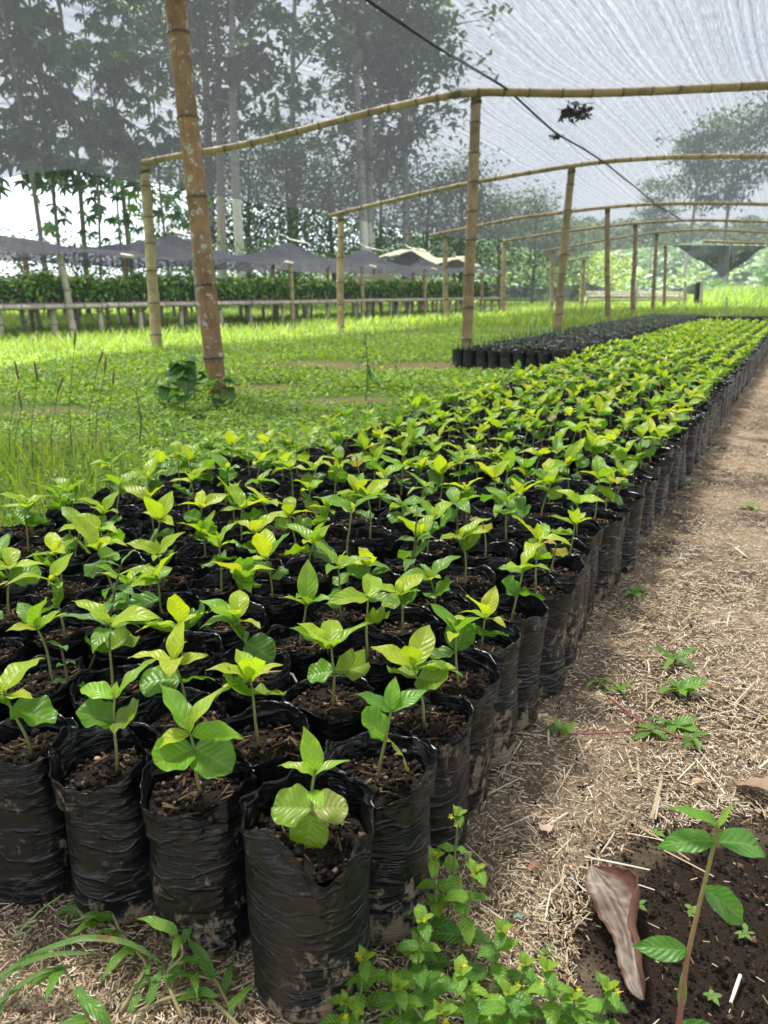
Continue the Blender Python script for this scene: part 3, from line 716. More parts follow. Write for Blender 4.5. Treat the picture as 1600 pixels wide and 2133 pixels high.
for (d, r, c, x, y, vis) in cells:
    if made >= 300: rest.append((r, c, x, y)); continue
    made += 1; q = random.Random(r*97+c*13+5)
    hero = HEROS.get((r, c))
    word = 'tall ' if q.random() < .25 else ''
    lb = LAB0.get((r, c)) or f'lime leaved coffee seedling in black bag, {ORD[r]} row, {HCOL[c]}'
    root = empty('potted_seedling', (x, y, 0), lb, 'potted seedling', 'seedlings in black bags in the main bed', q.uniform(-.06, .06) if hero else 0)
    me = {(0, 0): HERO1, (0, 1): HERO2, (0, 2): HERO3, (1, 0): HERO3, (2, 0): HERO2}.get((r, c)) or BAGS[q.randrange(9)]
    b = link('grow_bag', me, root); sxy = q.uniform(.95, 1.02) if not hero else 1; b.scale = (sxy, sxy, q.uniform(.94, 1.04) if not hero else 1)
    if (r, c) == (0, 0): b.scale = (1.08, 1.08, 1.02)
    if r < 1 and c > 2 or not hero: b.rotation_euler = (q.gauss(0, .025), q.gauss(0, .025), q.uniform(0, 6.28))
    if (r, c) == (2, 0): b.rotation_euler = (0, 0, .8)
    s = link('soil', SOILS[q.randrange(6)], root); s.rotation_euler.z = q.uniform(0, 6.28); s.scale = (sxy*(1.07 if (r, c) == (0, 0) else 1),)*2+(1,)
    s.location.z = q.uniform(-.012, .0) if (r, c) != (0, 0) else -.004
    zs = .232+s.location.z
    h = hero[0] if hero else q.uniform(.085, .15)
    sm, SPth = STEMS[q.randrange(6)]
    jx, jy = (q.uniform(-.012, .012), q.uniform(-.012, .012)); 
    st = link('stem', sm, root); st.location = (jx, jy, zs-.004); ang = q.uniform(0, 6.28); st.rotation_euler.z = ang
    st.scale = (.075, .075, h)
    spec = hero[3] if hero else leafspec(q, r, c)
    ca, sa = math.cos(ang), math.sin(ang)
    for (kd, v, hf, az, el, roll, ln, col) in spec:
        sx = np.interp(hf, SPth[:, 2], SPth[:, 0])*.075; sy = np.interp(hf, SPth[:, 2], SPth[:, 1])*.075
        M = frames(1, az, el, roll, ln)[0]
        pos = (jx+sx*ca-sy*sa, jy+sx*sa+sy*ca, zs-.004+hf*h)
        lf = link('leaf' if kd == 't' else 'seed_leaf', TRUEM[v] if kd == 't' else COTM[v], root)
        lf.matrix_local = mat4(M*(1 if hero else 1.2), pos); j = q.uniform(.85, 1.12); lf.color = (col[0]*j*q.uniform(.9, 1.1), col[1]*j, col[2], 1)
# the rest of the bed, past the three hundred nearest: one mass
def mass_bed(name, cs, label, green=True, lim=None):
    mb = MB(); 
    geos = [bag_geo(400+k, nt=16, nz=7) for k in range(4)]
    oc, of = boxg((-.5, -.5, 0), (.5, .5, 1))
    ra = np.random.default_rng(3); n = len(cs); cs = np.array(cs)
    which = ra.integers(0, 4, n)
    for k in range(4):
        P = cs[which == k]; m = len(P)
        if not m: continue
        a = ra.uniform(0, 6.28, m); s = ra.uniform(.95, 1.05, m); Ms = np.zeros((m, 3, 3)); Ms[:, 0, 0] = np.cos(a)*s; Ms[:, 1, 1] = np.cos(a)*s; Ms[:, 0, 1] = -np.sin(a)*s; Ms[:, 1, 0] = np.sin(a)*s; Ms[:, 2, 2] = s
        mb.rep(*geos[k], Ms, np.c_[P, np.zeros(m)], None, 0)
    sv = np.array([(0, 0, .232)]+[(.066*math.cos(j/10*2*PI), .066*math.sin(j/10*2*PI), .228) for j in range(10)]); sf = np.array([(0, 1+j, 1+(j+1) % 10) for j in range(10)])
    mb.rep(sv, sf, np.repeat(np.eye(3)[None], n, 0), np.c_[cs, np.zeros(n)], np.full((n, 3), .8), 1)
    lv = leaf_mesh(3, 6, .44, .9, 1.2, .4, .3, .04, 3); cv = leaf_mesh(4, 5, .98, curl=.2, fold=.4, wave=.12, seed=22, round_=True)
    h = ra.uniform(.085, .14, n) if green else ra.uniform(.04, .11, n)
    base = np.c_[cs, np.full(n, .228)]
    a0 = ra.uniform(0, 6.28, n)
    # stems
    k = np.ones((n, 3, 3))*0; k[:, 0, 0] = .0045; k[:, 1, 1] = .0045; k[:, 2, 2] = h
    mb.rep(oc, of, k, base, np.full((n, 3), .2), 2)
    L = np.array(LIME if green else [(.06, .12, .03), (.08, .14, .05), (.05, .09, .04), (.1, .15, .05), (.06, .1, .05)]); Gc = np.array(GREEN)
    for j in range(6 if green else 3):
        top = base+np.c_[np.zeros((n, 2)), h*.97]
        s = ra.uniform(.058, .086, n) if j < 2 else ra.uniform(.042, .07, n)
        if not green: s *= .5
        mb.rep(lv[0], lv[1], frames(n, a0+j*PI+(j//2)*PI/2+ra.uniform(-.4, .4, n), ra.uniform(.25, 1.25, n), ra.uniform(-.5, .5, n), s), top, L[ra.integers(0, 5, n)]*ra.uniform(.85, 1.1, (n, 1)), 3)
    if green:
        for j in range(2):
            top = base+np.c_[np.zeros((n, 2)), h*.7]
            mb.rep(cv[0], cv[1], frames(n, a0+PI/2+j*PI+ra.uniform(-.4, .4, n), ra.uniform(-.5, .7, n), ra.uniform(-.7, .7, n), ra.uniform(.045, .06, n)), top, Gc[ra.integers(0, 5, n)], 3)
    o = mb.obj(name, [PLAST, SOIL, STEM, LEAFA]); tag(o, label, 'potted seedlings', kind='stuff'); return o
mass_bed('far_potted_seedlings', [(x, y) for r, c, x, y in rest], 'far part of the main bed, a mass of lime seedlings in black bags')

# ------------------------------------------------------------------ second bed, dark seedlings
def dark_bed():
    cs = []
    P0 = np.array([.86, 8.9]); u = np.array([UX, UY]); nrm = np.array([UY, -UX])*.148
    V, F = None, None
    bl = [MB().add(*bag_geo(500+k, .071, .24, 24, 14)).mesh('grow_bag', PLAST) for k in range(3)]
    sl = soil_geo(77, .068, .21, 0).mesh('soil', SOIL)
    lv = leaf_mesh(3, 6, .5, .9, 1.2, .5, .3, .04, 3)
    tw = []
    for k in range(4):
        ra = np.random.default_rng(k); m = MB(); addtube(m, [(0, 0, .205), (.004, 0, .26), (.0, .006, .30+.02*k)], .0028, 5, (.08, .07, .05))
        n = 5; m.rep(lv[0], lv[1], frames(n, ra.uniform(0, 6.28, n), ra.uniform(-.2, .9, n), 0, ra.uniform(.03, .05, n)), np.c_[np.zeros((n, 2)), ra.uniform(.26, .31, n)], np.array([(.05, .10, .035)])*ra.uniform(.6, 1.6, (n, 1)), 1)
        tw.append(m.mesh('stem', [STEM, LEAFA]))
    k = 0
    for r in range(95):
        for c in range(9):
            q = random.Random(r*31+c); p = P0+u*.150*r+nrm*c+np.array([q.uniform(-.012, .012), q.uniform(-.012, .012)])
            if c < 2 and r < 34 or r < 3 and c < 8:
                pos = 'on its near end' if r < 3 else ('on its grass side' if c == 0 else 'second in from the grass')
                t = empty('dark_potted_seedling', (p[0], p[1], 0), f'small dark seedling in black bag, {ordw(r)} row, {ordw(c)} column of the bed by golden post', 'potted seedling', 'bags of dark seedlings in the separate bed')
                b = link('grow_bag', bl[q.randrange(3)], t); b.rotation_euler.z = q.uniform(0, 6); s_ = link('soil', sl, t)
                g = link('seedling', tw[q.randrange(4)], t); g.rotation_euler.z = q.uniform(0, 6); k += 1
            else: cs.append(tuple(p))
    mass_bed('far_dark_seedlings', cs, 'mass of black bags with small dark seedlings behind the lime bed', False)
dark_bed()
def far_block(px0, px1, py, Yd, lab):
    cs = []; a = at(px0, py, Yd); b = at(px1, py, Yd)
    n = int((b.x-a.x)/.15)
    for i in range(n):
        for j in range(7): cs.append((a.x+i*.15+rnd.uniform(-.02, .02), Yd+j*.15))
    mass_bed('far_grow_bags', cs, lab, False)
far_block(1425, 1508, 655, 19.5, 'low dark block of black bags beyond the lime bed')
far_block(1535, 1690, 657, 19.0, 'low dark block of black bags at the right beyond the lime bed')

# ------------------------------------------------------------------ litter, straw and crumbs on the path
def region_pts(n, y0, y1, seed, pw=.6, wide=1.4):
    ra = np.random.default_rng(seed); y = y0+(y1-y0)*ra.uniform(0, 1, n)**(1/pw if pw < 1 else pw)
    x = ra.uniform(-.62, .62, n)*wide*(y+.35); return np.c_[x, y, np.zeros(n)], ra
def straw():
    P, ra = region_pts(420000, .3, 11, 5, .42, 1.0)
    lat = bedlat(P[:, 0], P[:, 1]); dark = np.hypot(P[:, 0]-.62, P[:, 1]-.75)+vn(P, 6, 3)*.07 < .38
    dens = .66+.75*vn(P, 2.0, 8)+.45*vn(P, 6, 9)
    keep = (lat < .12) & (lat > -2.6) & ((~dark) | (ra.uniform(0, 1, len(P)) < .015)) & (ra.uniform(0, 1, len(P)) < np.clip(dens, .12, 1)*np.interp(P[:, 1], [0, 3.5, 6, 11], [1, 1, .6, .3]))
    front = (lat >= .12) & (P[:, 1] < 1.15) & (ra.uniform(0, 1, len(P)) < .75)
    P = P[keep | front]; n = len(P)
    L = ra.gamma(1.7, .0038, n)+.003; w = ra.uniform(.0005, .0013, n)
    V0 = np.array([(-1, 0, 0), (0, 0, .8), (1, 0, 0), (-1, .5, .3), (0, .5, 1.1), (1, .5, .3), (-.8, 1, 0), (0, 1, .7), (.8, 1, 0)], float); F0 = np.array([(0, 1, 4, 3), (1, 2, 5, 4), (3, 4, 7, 6), (4, 5, 8, 7)])
    V1 = V0[[0, 1, 2, 6, 7, 8]]; F1 = np.array([(0, 1, 4, 3), (1, 2, 5, 4)])
    Ms = frames(n, 7*vn(P, 5.5, 14)+ra.normal(0, .8, n)+PI*ra.integers(0, 2, n), ra.normal(0, .16, n), ra.normal(0, .5, n), 1)
    gr = np.interp(P[:, 1], [1.2, 3, 8], [1.05, 1.5, 2.8]); Ms = Ms*np.stack([w*gr, L*gr, w*gr], -1)[:, None, :]
    P[:, 2] = .002+ra.uniform(0, .009, n)
    pal = np.array([(.62, .49, .32), (.47, .34, .21), (.70, .60, .45), (.24, .15, .09), (.36, .24, .15), (.76, .69, .55)])
    col = pal[ra.choice(6, n, p=[.24, .2, .17, .13, .16, .10])]*ra.uniform(.8, 1.15, (n, 1))
    col = col*(1+.25*vn(P, 1.7, 88))[:, None]
    mb = MB(); mb.rep(V1, F1, Ms, P, col)
    # longer stalks
    P, ra = region_pts(2600, .35, 4.5, 6, .8, 1.0); lat = bedlat(P[:, 0], P[:, 1]); dark = np.hypot(P[:, 0]-.62, P[:, 1]-.75) < .38
    P = P[(lat < .05) & ~(dark & (ra.uniform(0, 1, len(P)) < .9)) & (vn(P, 1.8, 4)+ra.uniform(-.4, .6, len(P)) > 0)]; n = len(P)
    Ms = frames(n, ra.uniform(0, 6.28, n), ra.normal(0, .08, n), ra.normal(0, .5, n), 1)*np.stack([ra.uniform(.001, .0026, n), ra.uniform(.03, .12, n), ra.uniform(.001, .0025, n)], -1)[:, None, :]
    P[:, 2] = .007
    mb.rep(V0, F0, Ms, P, pal[ra.choice([0, 2, 2, 5, 1], n)]*ra.uniform(.75, 1.1, (n, 1)))
    tag(mb.obj('straw_litter', CHIP, smooth=False), 'tan chopped straw and wood shreds covering the path', 'litter', kind='stuff')
straw()
def crumbs():
    oc = np.array([(1, 0, 0), (0, 1, 0), (-1, 0, 0), (0, -1, 0), (0, 0, 1), (0, 0, -1)], float); of = np.array([(0, 1, 4), (1, 2, 4), (2, 3, 4), (3, 0, 4), (1, 0, 5), (2, 1, 5), (3, 2, 5), (0, 3, 5)])
    P, ra = region_pts(70000, .3, 4.5, 15, .55, 1.0); lat = bedlat(P[:, 0], P[:, 1])
    dark = np.hypot(P[:, 0]-.62, P[:, 1]-.75)+vn(P, 6, 3)*.07 < .42
    ok = (lat < .1) & (dark | (vn(P, 2.2, 8) < -.25) | (ra.uniform(0, 1, len(P)) < .1)); P = P[ok]; n = len(P)
    s = ra.gamma(2.0, .0009, n)+.0007; P[:, 2] = s*.4
    Ms = frames(n, ra.uniform(0, 6.28, n), ra.uniform(-1, 1, n), ra.uniform(0, 6, n), s)*ra.uniform(.6, 1.3, (n, 1, 3))
    pal = np.array([(1, 1, 1), (1.9, 1.7, 1.5), (.6, .6, .6), (3, 2.3, 1.8), (6, 4.8, 3.6)])
    tag(MB().rep(oc, of, Ms, P, pal[ra.choice(5, n, p=[.4, .25, .2, .11, .04])]).obj('soil_crumbs', SOIL, smooth=False), 'dark crumbs of soil on the bare patch of path', 'soil', kind='stuff')
crumbs()

# ------------------------------------------------------------------ turf
def blade_geo(nseg=3, bend=.5):
    V = []; 
    for k in range(nseg):
        t = k/nseg; w = .5*(1-t*.7); V += [(-w, bend*t*t, t), (w, bend*t*t, t)]
    V.append((0, bend, 1)); F = []; 
    q = [(2*k, 2*k+1, 2*k+3, 2*k+2) for k in range(nseg-1)]; tr = [(2*nseg-2, 2*nseg-1, 2*nseg)]
    F = [(a, b, c) for a, b, c, d in q]+[(a, c, d) for a, b, c, d in q]+tr
    return np.array(V, float), np.array(F)
BL = blade_geo()
def scatter_blades(mb, P, ra, h, w, cols, lean=.5):
    n = len(P); a = ra.uniform(0, 6.28, n); l = ra.uniform(0, lean, n)
    ca, sa = np.cos(a), np.sin(a); M = np.zeros((n, 3, 3))
    M[:, 0, 0] = ca*w; M[:, 1, 0] = sa*w
    M[:, 0, 1] = -sa*h*(.5+l); M[:, 1, 1] = ca*h*(.5+l)
    M[:, 2, 2] = h; M[:, 0, 2] = -sa*h*l*.5; M[:, 1, 2] = ca*h*l*.5
    mb.rep(BL[0], BL[1], M, P, cols)
BARE = [(.45, 9.3, 1.3, .8), (-.8, 9.4, 1.3, .9), (-1.2, 7.3, .7, .35), (-2.6, 5.8, .5, .25), (3.0, 14.6, 1.0, .8), (-.3, 6.4, .5, .25), (.6, 5.6, .4, .3)]
def bare(P):
    out = np.zeros(len(P))
    for x, y, a, b in BARE: out = np.maximum(out, np.clip(1.4-np.hypot((P[:, 0]-x)/a, (P[:, 1]-y)/b), 0, 1))
    return out
def turf():
    ra = np.random.default_rng(21); mb = MB()
    G = np.array([(.19, .32, .03), (.25, .39, .035), (.13, .24, .028), (.31, .43, .04), (.10, .19, .03)])
    dry = lambda c: np.where(ra.uniform(0, 1, (len(c), 1)) < .05, np.array([[.34, .27, .12]]), c)
    def pts(n, y0, y1, pw):
        y = y0+(y1-y0)*ra.uniform(0, 1, n)**pw; x = ra.uniform(-.58, .58, n)*(y*1.05+.3); return np.c_[x, y, np.zeros(n)]
    lm = 1.36
    # low creeping leaves near
    P = pts(75000, 1.9, 11, 1.25); lat = bedlat(P[:, 0], P[:, 1]); brown = vn(P, .9, 31)+.5*vn(P, 2.3, 33)
    P = P[(lat > lm+.12*vn(P, 3, 2)) & (brown+bare(P) < .42+ra.uniform(-.2, .4, len(P)))]; n = len(P)
    lv = leaf_simple(); s = ra.uniform(.022, .05, n)*np.interp(P[:, 1], [2, 10], [.8, 1.6]); P[:, 2] = ra.uniform(.004, .03, n)+.025*np.clip(vn(P, 2, 7), 0, 1)
    tint = (1+.25*vn(P, 1.3, 41))[:, None]
    mb.rep(lv[0], lv[1], frames(n, ra.uniform(0, 6.28, n), ra.normal(.3, .35, n), ra.normal(0, .4, n), s), P, G[ra.integers(0, 5, n)]*tint*ra.uniform(.8, 1.1, (n, 1)))
    # short blades
    P = pts(60000, 1.8, 14, 1.2); lat = bedlat(P[:, 0], P[:, 1]); dn = vn(P, .8, 51)+.35*vn(P, 3, 52)
    tall = np.clip(-P[:, 0]-1.0+.2*(4-P[:, 1]), 0, 1)*(P[:, 1] < 4.5)
    P = P[(lat > lm+.05) & (dn+tall-bare(P) > ra.uniform(-.5, .7, len(P)))]; n = len(P)
    tall = np.clip(-P[:, 0]*1.2-1.0, 0, 1)*(P[:, 1] < 4.2)
    scatter_blades(mb, P, ra, ra.uniform(.03, .09, n)*(1+1.6*tall), ra.uniform(.003, .006, n)*(1+P[:, 1]*.06), dry(G[ra.integers(0, 5, n)]*ra.uniform(.7, 1.1, (n, 1))), .7)
    # mid and far, taller and brighter
    P = pts(85000, 8, 34, 1.35); lat = bedlat(P[:, 0], P[:, 1]); n = len(P)
    lim = np.where(P[:, 1] < 9.2, 1.4, 2.95); keep = (lat > lim) & (ra.uniform(0, 1, n) < np.interp(lat+1.2*vn(P, .5, 61), [1.5, 4, 6], [.3, .6, 1])); P = P[keep]; n = len(P)
    edge = np.clip((bedlat(P[:, 0], P[:, 1])-6.5)/3, 0, 1)
    G2 = np.array([(.16, .25, .03), (.21, .30, .035), (.26, .33, .05), (.18, .27, .03), (.10, .18, .025)])
    P = P[bare(P)*1.2+.35*vn(P, 1.6, 71)-.25 < ra.uniform(0, 1, len(P))]; n = len(P); edge = np.clip((bedlat(P[:, 0], P[:, 1])-6.5)/3, 0, 1)+.5*np.clip(vn(P, 1.1, 77), 0, 1)
    scatter_blades(mb, P, ra, ra.uniform(.025, .09, n)*(1+1.5*edge)*np.interp(P[:, 1], [8, 12], [.6, 1.15]), ra.uniform(.008, .016, n)*np.interp(P[:, 1], [8, 30], [.8, 2]), dry(G2[ra.integers(0, 5, n)]*(1+.3*vn(P, .7, 44)+.15*vn(P, 3, 46))[:, None]), .9)
    P = pts(60000, 7, 16, 1.1); P = P[(bedlat(P[:, 0], P[:, 1]) > np.where(P[:, 1] < 9.2, 1.4, 2.95)) & (bare(P)+.5*vn(P, 1.3, 81) < ra.uniform(-.1, 1, len(P)))]; n = len(P); P[:, 2] = ra.uniform(.01, .05, n)
    mb.rep(lv[0], lv[1], frames(n, ra.uniform(0, 6.28, n), ra.normal(.3, .35, n), ra.normal(0, .4, n), ra.uniform(.04, .08, n)), P, G[ra.integers(0, 5, n)]*(1+.3*vn(P, 1.1, 83))[:, None])
    # far field beyond the bed
    n = 60000; y = 20+60*ra.uniform(0, 1, n)**1.2; x = ra.uniform(-.62, .62, n)*y; P = np.c_[x, y, 0*x]; lat = bedlat(x, y)
    P = P[(lat > 3.2) | (y > 21)]; n = len(P); tl = np.clip((P[:, 1]-36)/12, 0, 1)*np.clip((P[:, 0]/P[:, 1]-.33)*9, 0, 1)
    scatter_blades(mb, P, ra, ra.uniform(.12, .3, n)*(1+4.0*tl), ra.uniform(.03, .06, n)*(1+.6*tl), G2[ra.integers(0, 5, n)]*(1+.25*vn(P, .3, 45))[:, None], .7)
    tag(mb.obj('grass', GRASS), 'bright green grass and creeping weeds between the beds', 'grass', kind='stuff')
turf()

# ------------------------------------------------------------------ long bench nursery on the left
BU = np.array([4.55+6.1, 30.5-15.0]); BU = BU/np.linalg.norm(BU); BN = np.array([-BU[1], BU[0]])
BP = np.array([-6.1, 15.0])
def bp(s, w, z): q = BP+BU*s+BN*w; return (q[0], q[1], z)
def bench(name, P0, U, Nn, s0, s1, wdt, zt, label, seed, slats=True, legstep=.95, rows_=(0, .35, .7)):
    ra = random.Random(seed); o = empty(name, (P0[0], P0[1], 0), label, 'bench')
    g = lambda s, w, z: np.array([U[0]*s+Nn[0]*w, U[1]*s+Nn[1]*w, z])
    # long edge poles, laid end to end
    s = s0
    for wv in [-.12]+list(np.linspace(0, wdt, 5)):
        s = s0-ra.uniform(0, 2)
        while s < s1:
            e = min(s+ra.uniform(4, 6), s1)
            bamboo_mesh([g(s+.02, wv, zt-.055+ra.uniform(-.01, .01)), g(e-.02, wv, zt-.055+ra.uniform(-.01, .01))], .052, .045, .4, 8, ra.randrange(999)).obj('pole', WOOD, o); s = e
    # cross slats on top share one mesh
    V, F = boxg((-.035, -.06, -.008), (.035, wdt+.06, .008)); me = MB().add(V, F).mesh('slat', WOOD)
    a = math.atan2(U[1], U[0]); n = int((s1-s0)/.1)
    if slats:
        for k in range(min(n, 290)):
            sl = link('slat', me, o); p = g(s0+(k+.5)*(s1-s0)/min(n, 290), 0, zt); sl.location = p; sl.rotation_euler.z = a+ra.uniform(-.02, .02)
    lm = [bamboo_mesh([(0, 0, -.03), (0, 0, zt-.10)], .055, .048, .35, 9, k).mesh('leg', WOOD) for k in range(4)]
    s = s0+.3
    while s < s1:
        for w in [0.02]+[wdt*f for f in (.5, 1)]:
            l = link('leg', lm[ra.randrange(4)], o); l.location = g(s+ra.uniform(-.15, .15), w, 0); l.rotation_euler = (ra.uniform(-.05, .05), ra.uniform(-.05, .05), ra.uniform(0, 6)); t = ra.uniform(.8, 1.15); l.scale = (t, t, 1)
        s += legstep*ra.uniform(.6, 1.3)
    return o
bench('bamboo_bench', BP, BU, BN, -7, 18.5, 2.4, .66, 'long weathered bamboo bench carrying leafy potted plants at the left', 4)
# leafy potted plants on the bench: five shapes, copied
def bench_plants():
    lv = leaf_mesh(3, 6, .42, .85, 1.2, .75, .25, .04, 9)
    protos = []
    for k in range(5):
        ra = np.random.default_rng(60+k); bm = MB().add(*bag_geo(600+k, .055, .11, 12, 6)).mesh('grow_bag', PLAST)
        m = MB(); addtube(m, [(0, 0, .14), (0, 0, .5)], .005, 5, (.12, .1, .05)); n = 46
        z = ra.uniform(.10, .50, n); a = ra.uniform(0, 6.28, n); y_ = ra.uniform(0, 1, n) < .14
        col = np.where(y_[:, None], np.array([[.30, .34, .03]]), np.array([[.07, .165, .025]])*ra.uniform(.5, 2.2, (n, 1)))
        m.rep(lv[0], lv[1], frames(n, a, ra.normal(.0, .45, n), ra.normal(0, .4, n), ra.uniform(.11, .19, n)), np.c_[.02*np.cos(a), .02*np.sin(a), z], col, 1)
        protos.append((bm, m.mesh('foliage', [STEM, TLEAF])))
    cnt = 0; q = random.Random(9)
    restv = []
    for w in (.12, .32, .55, .9, 1.3, 1.75, 2.2):
        s = -6.5; kk = 0
        while s < 18:
            x, y, z = bp(s, w, .668); s += q.uniform(.15, .21) if w < .5 else q.uniform(.2, .28)
            pp = proj((x, y, z+.3))
            if pp is None or pp[0] < -60: continue
            if cnt < 240 and w < .5:
                t = empty('leafy_potted_plant', (x, y, z), f'dark glossy leafy plant, {ordw(kk)} from the left in the {"front" if w < .2 else "second"} row on the long bench', 'potted plant', 'leafy plants on the long bench'); kk += 1
                bm, fm = protos[q.randrange(5)]; link('grow_bag', bm, t)
                f = link('foliage', fm, t); f.rotation_euler.z = q.uniform(0, 6.28); f.scale = (1, 1, q.uniform(.72, 1.18)); cnt += 1
            else: restv.append((x, y, z))
    ra = np.random.default_rng(5); P = np.array(restv); n = len(P)*26; T = np.repeat(P, 26, 0); T[:, 2] += ra.uniform(.15, .5, n); T[:, :2] += ra.normal(0, .05, (n, 2))
    mb = MB(); yl = ra.uniform(0, 1, n) < .12
    mb.rep(lv[0], lv[1], frames(n, ra.uniform(0, 6.28, n), ra.normal(.1, .5, n), ra.normal(0, .4, n), ra.uniform(.10, .19, n)), T, np.where(yl[:, None], np.array([[.28, .34, .03]]), np.array([[.06, .14, .022]])*ra.uniform(.6, 2.4, (n, 1))))
    tag(mb.obj('bench_foliage', TLEAF), 'mass of leafy plants filling the middle and back of the long bench', 'plants', kind='stuff')
bench_plants()
# posts and black net over the bench
PS = [-6.0, 0.0, 3.2, 6.4, 9.5, 13.0, 17.0, 18.6]
PL_ = ['bamboo post of the low net at the near end of the long bench', 'leaning grey bamboo post holding the low net in front of the long bench', 'low net post hidden partly by the brown bamboo post',
       'low net post between the brown and tan bamboo posts', 'thin low net post right of the second tan post', 'thin low net post in front of the far end of the plants', 'thin low net post near the end of the long bench', 'last low net post at the far end of the bench']
for k, s in enumerate(PS):
    x, y, _ = bp(s, -.12, 0); q = random.Random(k)
    bpost(Vector((x, y, -.04)), Vector((x-.12*(k == 1)-.02, y, 1.55 if k < 6 else 1.5)), .07 if k < 3 else .06, .06, WOOD if k < 3 else BAMB, PL_[k], .4, 70+k, .02, 'posts of the low black net', 'net_post', False, 10)
for k, s in enumerate(np.arange(-4.5, 18, 2.6)):
    x, y, _ = bp(s, 2.5, 0)
    bpost(Vector((x, y, -.04)), Vector((x+.05, y, 1.9)), .065, .055, BAMC, f'rear bamboo post of the low net, {ORD[k] if k else "first"} along the back of the long bench', .4, 90+k, .02, 'rear posts of the low black net', 'net_post', False, 9)
def low_nets():
    rng = random.Random(4)
    peaks = [(-5.0, 1.0), (-1.0, 4.6), (4.6, 8.6), (8.6, 12.2), (12.2, 15.4), (15.4, 19.2)]
    # ridge peak z positions from the photograph: x 95, 340, 520, 670, 820, 940
    edges = [-7.5, 1.2, 6.0, 9.6, 13.0, 16.2, 19.2]
    pk = [(-.9, 2.05), (3.9, 2.2), (8.0, 2.25), (11.6, 2.2), (14.2, 2.3), (17.6, 2.1)]
    labs = ['nearest bay of black shade net sagging over the long bench', 'second bay of black net, its peak by the tan post', 'third bay of black net, peak right of the brown post', 'fourth bay of black net, low peak beside the second tan post',
            'fifth bay of net over the long bench with a cream cloth edge', 'last bay of net over the far end of the long bench']
    for k in range(6):
        a, b = edges[k], edges[k+1]; ps, pz = pk[k]; nu, nv = 30, 18; V = []; U_ = []
        for j in range(nv):
            w = -0.45+3.6*j/(nv-1); wf = j/(nv-1)
            for i in range(nu):
                u = i/(nu-1); s = a+(b-a)*u+.01
                fr = 1.62-.10*math.sin(u*PI)**2+.05*math.sin(s*2.1)       # front hem
                d = abs(s-ps)/((ps-a) if s < ps else (b-ps)); ridge = 1.80+(pz-1.80)*max(0, 1-d)**1.35
                back = 1.55-.1*math.sin(u*PI)
                if wf < .5: t = wf/.5; z = fr*(1-t)+ridge*t-.12*math.sin(t*PI)*(.6+.4*d)
                else: t = (wf-.5)/.5; z = ridge*(1-t)+back*t-.10*math.sin(t*PI)
                z += .02*math.sin(i*1.3+j*.7+k)
                V.append(bp(s, w, z)); U_.append((s*1.2, w))
        mb = MB().add(V, gridF(nu, nv), uv=np.array(U_)); o = mb.obj('black_net', NETB); tag(o, labs[k], 'net', 'bays of black net over the long bench')
        # ridge pole poking out
        q = bp(ps, 1.3, pz+.02); e = bp(ps+.1, -.3, 1.6)
        p = bamboo_mesh([bp(ps+.05, .6, pz-.12), q, bp(ps-.02, 1.5, pz+.14)], .024, .02, .35, 7, k).obj('ridge_pole', WOOD, o)
        if k < 6:
            e1 = bp(b-.25, -.5, 1.56); e2 = bp(b+.05, -.47, 1.54)
            bamboo_mesh([e1, e2], .04, .04, .3, 8, k).obj('hem_stick', WOOD, o)
    for (a, b, z, wv, lab) in ((12.6, 16.0, 2.2, .9, 'cream cloth strip draped over the net above the bench'), (10.8, 15.5, 1.35, 1.6, 'cream cloth strip hanging under the black net'), (16.0, 18.8, 2.05, .9, 'small cream cloth strip at the far net peak')):
        V = []; n = 26
        for j in range(4):
            for i in range(n):
                u = i/(n-1); V.append(bp(a+(b-a)*u, wv+.25*j, z+.12-.5*abs(u-.4)**1.0*1.2+.05*math.sin(u*14)-.06*j))
        mb = MB().add(V, gridF(n, 4), uv=np.array([(v[0], v[1]) for v in V])); tag(mb.obj('cream_cloth', NETW), lab, 'cloth')
low_nets()
# fences of black net and the far bench
def net_strip(name, pts, zt, zb, label, seed):
    Q = resamp(pts, 40); V = []; nv = 8; U_ = []
    L = np.linspace(0, 1, 40)
    for j in range(nv):
        t = j/(nv-1)
        for i in range(40):
            z = zt(L[i])*(1-t)+zb(L[i])*t; V.append((Q[i, 0]+.04*math.sin(i*1.9+t*3), Q[i, 1]+.12*math.sin(i*.9+t*2), z)); U_.append((L[i]*8, t))
    tag(MB().add(V, gridF(40, nv), uv=np.array(U_)).obj(name, NETB), label, 'net')
Yf = 40.0
def zz(py, Y=Yf): return at(800, py, Y).z
net_strip('black_net_screen', [at(1008, 600, Yf), at(1205, 600, Yf)], lambda u: zz(588)*(1-u)+zz(592)*u-.25*math.sin(u*PI), lambda u: zz(628), 'black net screen sagging between posts left of the far bench', 1)
net_strip('black_net_screen', [at(1218, 600, Yf+1.5), at(1460, 600, Yf+1.5)], lambda u: zz(585, Yf+1.5)+(.0)*u-.62*math.sin(u*PI)**.8, lambda u: zz(614, Yf+1.5)+.15*math.sin(u*PI), 'long black net drooping behind the far bamboo bench', 2)
net_strip('black_net_screen', [at(1450, 600, Yf), at(1462, 600, Yf)], lambda u: zz(590)+.1*u, lambda u: zz(632), 'black net hanging down at the right end of the far bench', 3)
fb0 = at(1218, 640, Yf); fb1 = at(1432, 640, Yf)
